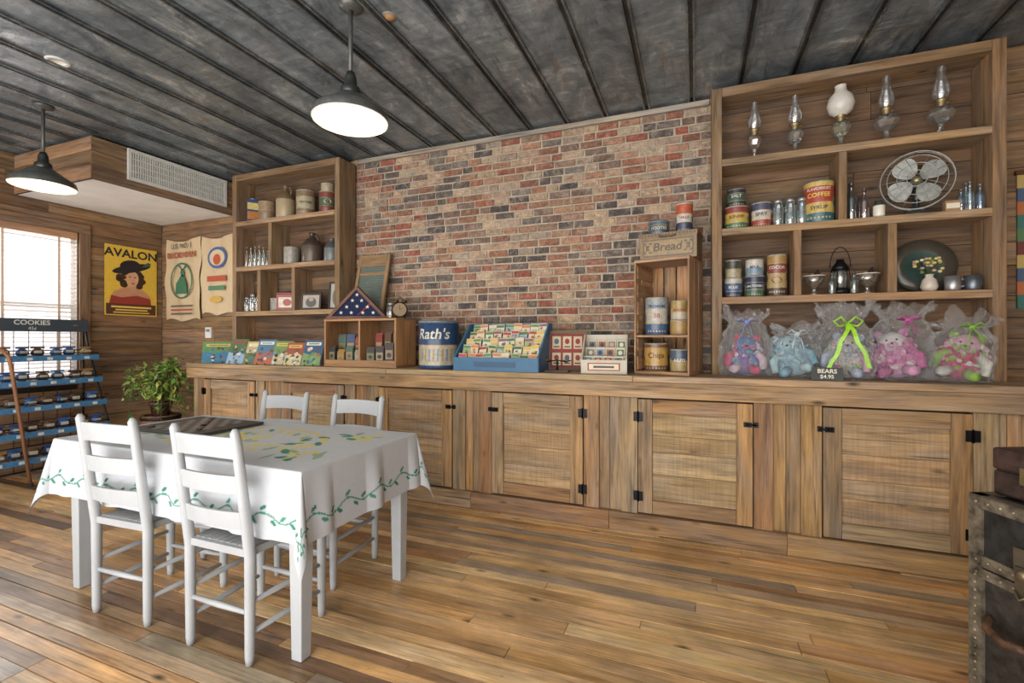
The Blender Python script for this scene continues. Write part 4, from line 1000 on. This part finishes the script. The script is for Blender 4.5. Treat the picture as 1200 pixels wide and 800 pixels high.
m.box(-.145, .145, -.13, -.12, 0, .095, cr); m.box(-.145, .145, .11, .12, 0, .27, cr); m.box(-.145, .145, -.12, .11, 0, .01, cr)
m.rect(-.11, .11, .02, .075, .1306, s(150, 60, 50)); m.rect(-.1, .1, .028, .067, .131, s(206, 196, 170)); m.rect(-.07, .07, .04, .055, .1314, s(70, 60, 56))
for k in range(1, 3): m.box(-.145, .145, -.12+k*.075, -.116+k*.075, .01, .06+k*.06, cr)
m.mk('box_body', PAINT, parent=e)
for k in range(3):
    for i in range(4):
        m = M(); m.T = Matrix.Rotation(-.2+R.uniform(-.08, .08), 4, 'X'); cc = jit(s(206, 198, 178), .1, .06)
        m.box(-.031, .031, -.002, .002, 0, .1, cc); m.rect(-.026, .026, .045, .093, .0026, R.choice([s(110, 130, 150), s(150, 90, 70), s(120, 120, 110), s(90, 110, 90)])); m.oval(0, .068, .014, .016, .0032, R.choice([s(190, 150, 120), s(60, 60, 64), s(210, 200, 170)]))
        m.mk('printed_card', PAPER, (-.60-.105+i*.07, 3.33-.085+k*.075, CT+.02+k*.055), .1+R.uniform(-.1, .1), label='small printed souvenir card in a display box', category='card', group='cards in the cream box')

# ------------------------------------------------------------ upright crate
A = radians(-15)
e = thing('wooden_crate', (-.175, 3.42, CT+.001), 'upright slatted wooden crate standing on end with tins inside', 'crate', A)
c = s(160, 122, 84); w, d, h = .185, .165, .78
m = M()
m.box(-w, w, -d, d, 0, .02, c); m.box(-w, w, -d, d, h-.02, h, jit(c)); m.box(-w+.012, w-.012, -d+.01, d-.012, .25, .265, c)
for k in range(3):
    y0 = -d+k*.113
    m.box(-w, -w+.012, y0, y0+.098, .02, h-.02, jit(c), 0, 0, 2); m.box(w-.012, w, y0, y0+.1, .02, h-.02, jit(c), 0, 0, 2)
for k in range(4): x0 = -w+.012+k*.0905; m.box(x0, x0+.082, d-.012, d, .02, h-.02, jit(c, .2), 0, 0, 2)
for k in range(6): z0 = .03+k*.125; m.box(-w+.012, -w+.02, -d+.02, d-.012, z0, z0+.09, jit(c, .2), 0, 0, 1)
m.mk('crate_body', WOOD, parent=e, bevel=.002)
def rel(lx, ly): return (-.175+lx*cos(A)-ly*sin(A), 3.42+lx*sin(A)+ly*cos(A))
cz = CT+.0215
x, y = rel(-.075, -.04); tin(x, y, cz, .082, .19, [(.2, s(110, 72, 44)), (.85, s(190, 148, 66)), (1, s(120, 76, 46))], [('Chips', .06, .55, s(90, 40, 30))], 'yellow-brown potato chip tin')
x, y = rel(.09, -.05); tin(x, y, cz, .062, .15, [(.5, s(176, 150, 98)), (1, s(70, 86, 110))], [('NUTS', .035, .5, W_)], 'tan and blue nut tin')
cz = CT+.267
x, y = rel(-.075, -.03); tin(x, y, cz, .078, .26, [(.3, s(70, 98, 136)), (.7, s(190, 184, 168)), (1, s(154, 160, 162))], [('PREMIUM', .034, .75, s(40, 60, 110)), ('50', .05, .5, s(150, 60, 50))], 'tall white and blue shortening tin')
x, y = rel(.09, -.05); tin(x, y, cz, .062, .1, [(1, s(170, 136, 74))], (), 'short yellow round tin'); tin(x, y, cz+.1005, .058, .13, [(.4, s(186, 176, 152)), (1, s(170, 142, 76))], [('BAKING', .028, .5, s(140, 50, 40))], 'cream and yellow tin on top of a short tin')
ct2 = CT+.7815
m = M(); c = s(124, 100, 62); gd = s(80, 60, 38)
m.box(-.185, .185, -.11, .11, 0, .15, c); m.box(-.19, .19, -.115, .115, .15, .178, jit(c))
m.rect(-.165, .165, .02, .135, .1112, gd); m.rect(-.157, .157, .027, .128, .1118, s(142, 116, 74)); m.text('Bread', .08, 0, .08, .1125, s(58, 42, 28), 0, 0, .001, 1, .15)
for q in (-1, 1):
    for k in range(4): m.oval(q*(.115+.012*k), .05+.02*k, .012, .006, .1122, gd, 0, q*.8*k, 10); m.oval(q*(.115+.012*k), .11-.02*k, .012, .006, .1122, gd, 0, -q*.8*k, 10)
for k in range(16): m.oval(-.17+k*.0227, .164, .008, .008, .1162, gd, 0, 0, 8)
m.tube([(-.05, -.118, .16), (-.05, -.13, .15), (.05, -.13, .15), (.05, -.118, .16)], .004, s(90, 76, 60))
m.mk('bread_tin', GLOSS, (-.16, 3.42, ct2), A*.6, label='ornate aged gold rectangular bread tin on top of the crate', category='tin')
tin(-.24, 3.41, ct2+.1785, .07, .095, [(.7, s(46, 72, 98)), (1, s(66, 94, 116))], [('FOOTES', .036, .42, s(200, 190, 150))], 'short dark blue tin', lid=s(60, 84, 104))
tin(-.075, 3.41, ct2+.1785, .055, .2, [(.35, s(36, 50, 84)), (.65, s(206, 200, 188)), (1, s(190, 88, 48))], [('HILLS', .03, .5, s(160, 50, 40))], 'tall orange, white and navy can', lid=s(180, 180, 178))

# ------------------------------------------------------------ gift bags with plush bears
def bag(x, y, cols, rib, hgt, rad, label, blabel, seed=1, ysc=.8, neck=.8, lean=0, bow=True, tip=0):
    Q = random.Random(seed)
    z = CT+.001
    m = M(); c = cols; k = rad/.15
    m.T = Matrix.Translation((0, 0, .085*k)) @ Matrix.Rotation(tip, 4, 'Y') @ Matrix.Translation((0, 0, -.085*k))
    m.ell((0, 0, .105*k), .105*k, .07*k, .10*k, c[0], 0, 18); m.ell((0, -.01, .22*k), .072*k, .06*k, .062*k, c[1], 0, 18)
    for sx in (-1, 1):
        m.ell((sx*.06*k, 0, .27*k), .026*k, .018*k, .028*k, c[2 % len(c)], 0, 12)
        m.tube([(sx*.06*k, -.03, .17*k), (sx*.11*k, -.05, .13*k), (sx*.115*k, -.07*k, .06*k)], [.026*k, .027*k, .02*k], c[(2+(sx > 0)) % len(c)], 0, 12)
        m.tube([(sx*.04*k, -.05*k, .06*k), (sx*.07*k, -.085*k, .045*k), (sx*.085*k, -.10*k, .05*k)], [.03*k, .03*k, .024*k], c[(3-(sx > 0)) % len(c)], 0, 12); m.ell((sx*.024*k, -.066*k, .235*k), .006, .004, .006, s(20, 20, 20), 0, 8)
    m.ell((0, -.062*k, .207*k), .028*k, .02*k, .02*k, c[2 % len(c)], 0, 12); m.ell((0, -.08*k, .215*k), .008, .006, .006, s(30, 24, 24), 0, 8)
    for q in range(110):
        t, p = Q.uniform(pi, 2*pi), Q.uniform(-.6, 1.3); m.ell((.112*k*cos(t)*cos(p), .075*k*sin(t)*cos(p), .13*k+.13*k*sin(p)), .018*k*Q.uniform(.5, 1.2), .009*k, .018*k*Q.uniform(.5, 1.2), Q.choice(c), 0, 8)
    m.mk('plush_bear', PLUSH, (x, y, z+.006), face(x, y), label=blabel, category='stuffed toy', group='plush bears in gift bags')
    e = thing('gift_bag', (x, y, z), label, 'gift bag', group='cellophane gift bags')
    m = M(); N = 120; K = 44; vs = []; fs = []
    def pr(h):
        P = [(0, .85), (.03, 1.0), (.2, 1.06), (.45, 1.04), (.62, .98), (neck-.07, .76), (neck, .6), (neck+.05, .66), (.94, .84), (1, .9)]
        for i in range(len(P)-1):
            if h <= P[i+1][0]+1e-6:
                u = (h-P[i][0])/(P[i+1][0]-P[i][0]); u = u*u*(3-2*u); return P[i][1]*(1-u)+P[i+1][1]*u
        return P[-1][1]
    for j in range(K+1):
        h = j/K
        for i in range(N):
            t = 2*pi*i/N
            nn = mn.noise(Vector((cos(t)*1.8+seed*7, sin(t)*1.8, h*2.0))); n2 = mn.noise(Vector((cos(t)*5+seed*3, sin(t)*5, h*6))); n3 = abs(mn.noise(Vector((cos(t)*9, sin(t)*9+seed, h*8))))
            tp = max(0, h-.55)/.45
            q = 1+(.20*nn+.14*n2)*(1 if j else .3)+(.14+.4*tp)*n3-.04
            rr = pr(h)*q*rad
            zz = hgt*h*(1+.10*nn*(h > .1))+hgt*.22*mn.noise(Vector((cos(t)*2.2+seed, sin(t)*2.2, seed*.7)))*tp*tp
            vs.append((rr*cos(t)+lean*h*h+.03*mn.noise(Vector((h*5, seed, 0)))*tp, max(-rad*.98, min(.20 if y < 3.34 else .17, rr*sin(t)*ysc)), max(0, min(zz, .462))))
    for j in range(K):
        for i in range(N): i2 = (i+1) % N; fs.append((j*N+i, j*N+i2, (j+1)*N+i2, (j+1)*N+i))
    fs.append(tuple(reversed(range(N))))
    m.add(vs, fs, (.98, .985, .99), 0, False); m.mk('cellophane_wrap', CELLO, parent=e)
    m = M(); zz = hgt*neck; lx = lean*neck*neck; rn = rad*.58
    if bow:
        for sx in (-1, 1):
            m.tube([(lx, -rn-.01, zz), (lx+sx*.035, -rn-.03, zz+.04), (lx+sx*.07, -rn-.03, zz+.015), (lx+sx*.045, -rn-.03, zz-.014), (lx, -rn-.015, zz)], .006, rib, 0, 6)
            pts = [(lx+sx*.014*q+.006*sin(q*1.7), max(-rad*1.06, -rn-.03-rad*.17*q), zz-.036*q) for q in range(8)]
            v2 = []; f2 = []
            for p in pts: v2 += [(p[0]-.011, p[1], p[2]), (p[0]+.011, p[1]-.002, p[2])]
            for q in range(7): f2.append((2*q, 2*q+1, 2*q+3, 2*q+2))
            m.add(v2, f2, rib)
    else:
        m.ell((lx, -rn-.01, zz), .018, .012, .014, rib, 0, 10)
        for sx in (-1, 1):
            m.tube([(lx, -rn-.01, zz), (lx+sx*.03, -rn-.03, zz+.025), (lx+sx*.055, -rn-.03, zz+.005), (lx, -rn-.012, zz)], .004, rib, 0, 6); m.tube([(lx, -rn-.012, zz), (lx+sx*.02, -rn-.04, zz-.04), (lx+sx*.03, -rn-.05, zz-.09)], .003, rib, 0, 6)
    m.mk('ribbon', GLOSS, parent=e)
pu, re, bl2 = s(122, 96, 160), s(186, 84, 112), s(84, 122, 176)
bag(.295, 3.34, [pu, bl2, re, s(206, 184, 196), s(96, 150, 164)], s(120, 136, 190), .41, .132, 'cellophane gift bag with a tie-dyed bear inside', 'purple, blue and red tie-dyed plush bear', 1, .8, .84, 0, False, .06)
bag(.565, 3.33, [s(134, 172, 188), s(148, 182, 194), s(166, 194, 202), s(124, 164, 180)], s(196, 206, 212), .32, .138, 'cellophane gift bag with a pale blue bear inside', 'pale blue fluffy plush bear', 2, .8, .84, 0, False, -.3)
bag(.825, 3.31, [s(196, 188, 178), s(206, 198, 190), s(166, 176, 194), s(204, 166, 186), s(160, 180, 132)], s(150, 206, 44), .44, .136, 'cellophane gift bag tied with a lime green ribbon', 'cream and pastel plush bear', 3, .85, .74, -.02, True, .1)
bag(1.085, 3.345, [s(200, 130, 172), s(206, 200, 200), s(206, 150, 182), s(188, 96, 150), s(210, 202, 206)], s(196, 80, 156), .43, .146, 'cellophane gift bag with a pink and white bear', 'pink and white plush bear', 4, .8, .80, .03, False, -.15)
bag(1.36, 3.32, [s(190, 76, 112), s(206, 160, 176), s(140, 174, 84), s(204, 202, 194), s(176, 62, 86)], s(130, 180, 66), .36, .138, 'cellophane gift bag with a pink spotted bear', 'pink, white and green spotted plush bear', 5, .8, .84, .02, False, .2)
m = M(); m.T = Matrix.Rotation(-.25, 4, 'X'); m.box(-.075, .075, -.004, .004, 0, .075, s(30, 36, 36)); m.text('BEARS', .034, 0, .052, .0055, W_, 0, 0, .0006); m.text('$4.95', .03, 0, .02, .0055, W_, 0, 0, .0004)
m.mk('chalkboard_tag', PAINT, (.70, 3.152, CT+.002), face(.72, 3.16), label='small black chalkboard price tag reading BEARS', category='sign')

# ------------------------------------------------------------ trunk
ang = atan2(-.906, .42)
e = thing('steamer_trunk', (.81, 1.91, 0), 'worn black steamer trunk with tarnished riveted metal edging', 'trunk', ang)
L, D, H = .9, .5, .78; dk = s(30, 30, 30); br = s(84, 76, 64); TW = s(40, 37, 34)
m = M(); m.box(.01, L-.01, .01, D-.01, .0, .56, TW); m.mk('trunk_body', LEATHER, parent=e, bevel=.004)
m = M(); m.box(.006, L-.006, .006, D-.006, .565, H, dk); m.mk('trunk_lid', LEATHER, parent=e, bevel=.004)
m = M()
for z0, z1_ in ((0, .035), (.53, .56), (.566, .60), (H-.035, H+.003)):
    m.box(0, L, -.003, .012, z0, z1_, br); m.box(0, L, D-.012, D+.003, z0, z1_, br); m.box(-.003, .012, 0, D, z0, z1_, br); m.box(L-.012, L+.003, 0, D, z0, z1_, br)
for a in (0, L-.035):
    for b in (-.003, D-.03): m.box(a-.003 if a == 0 else a, a+.035 if a == 0 else L+.003, b, b+.033, 0, H, br)
m.box(0, L, -.003, .035, H, H+.004, br); m.box(0, L, D-.035, D+.003, H, H+.004, br); m.box(-.003, .035, 0, D, H, H+.004, br)
for k in range(26):
    for z in (.017, .545, .583, H-.016): m.ell((.02+k*.0345, -.004, z), .004, .003, .004, s(124, 112, 90), 0, 8)
for k in range(20): m.ell((.017, -.004, .06+k*.025), .004, .003, .004, s(124, 112, 90), 0, 8)
m.mk('metal_edging', LEATHER, parent=e)
for a in (.16, .45, .74):
    m = M(); m.box(a-.03, a+.03, -.012, -.001, .60, .67, s(120, 112, 96)); m.box(a-.02, a+.02, -.02, -.010, .53, .62, s(106, 98, 82)); m.ell((a, -.02, .6), .016, .01, .016, s(140, 126, 100), 0, 10); m.tube([(a-.018, -.02, .55), (a, -.03, .53), (a+.018, -.02, .55)], .004, s(120, 110, 90)); m.mk('latch', METAL, parent=e)
m = M(); m.tube([(.06, -.004, .42), (.08, -.035, .40), (.13, -.04, .39), (.18, -.035, .40), (.2, -.004, .42)], .012, s(80, 56, 40)); m.mk('trunk_handle', LEATHER, parent=e)
e2 = thing('suitcase', (.81+.062*.906+.012*.42, 1.91+.062*.42-.012*.906, H+.0055), 'small dark brown leather suitcase lying on the trunk', 'suitcase', ang)
m = M(); m.box(0, .5, 0, .36, 0, .075, s(46, 32, 28)); m.box(-.002, .502, -.002, .362, .078, .145, s(50, 34, 30)); m.box(0.003, .497, .003, .357, .07, .085, s(30, 24, 22)); m.mk('suitcase_body', LEATHER, parent=e2, bevel=.008)
m = M()
for a in (.1, .4): m.box(a-.02, a+.02, -.008, -.001, .05, .1, s(140, 124, 90))
m.mk('clasp', METAL, parent=e2)
m = M(); m.tube([(.19, -.003, .07), (.2, -.03, .07), (.3, -.03, .07), (.31, -.003, .07)], .008, s(50, 32, 28)); m.mk('suitcase_handle', LEATHER, parent=e2)

# ------------------------------------------------------------ light and camera
w = bpy.data.worlds.new('daylight'); SC.world = w; w.use_nodes = True
w.node_tree.nodes['Background'].inputs[0].default_value = (1, .985, .96, 1); w.node_tree.nodes['Background'].inputs[1].default_value = 2.3
def area(loc, rot, sx, sy, en, col=(1, .95, .88)):
    L = bpy.data.lights.new('fill_light', 'AREA'); L.shape = 'RECTANGLE'; L.size = sx; L.size_y = sy; L.energy = en; L.color = col
    o = bpy.data.objects.new('fill_light', L); o.location = loc; o.rotation_euler = rot; COL.objects.link(o)
area((-1, -1.8, 2.6), (radians(50), 0, 0), 4, 2, 100)  # added fill lamp behind the camera, brightens the whole room
area((-2.0, -1.4, .5), (radians(148), 0, 0), 6, 2, 210, (1, .98, .95))  # added upward fill behind the camera, lifts ceiling and soffit
area((WX0-.6, 2.0, 2.2), (0, radians(-70), 0), 1.6, 2.0, 130, (.97, .99, 1))  # added lamp outside the window, boosts the daylight coming in
cam = bpy.data.cameras.new('camera'); cam.sensor_width = 36; cam.lens = 547/1200*36; cam.shift_y = -3/1200; cam.clip_start = .05
o = bpy.data.objects.new('camera', cam); o.location = (0, 0, 1.27); o.rotation_euler = (pi/2, 0, radians(21.5)); COL.objects.link(o)
SC.camera = o
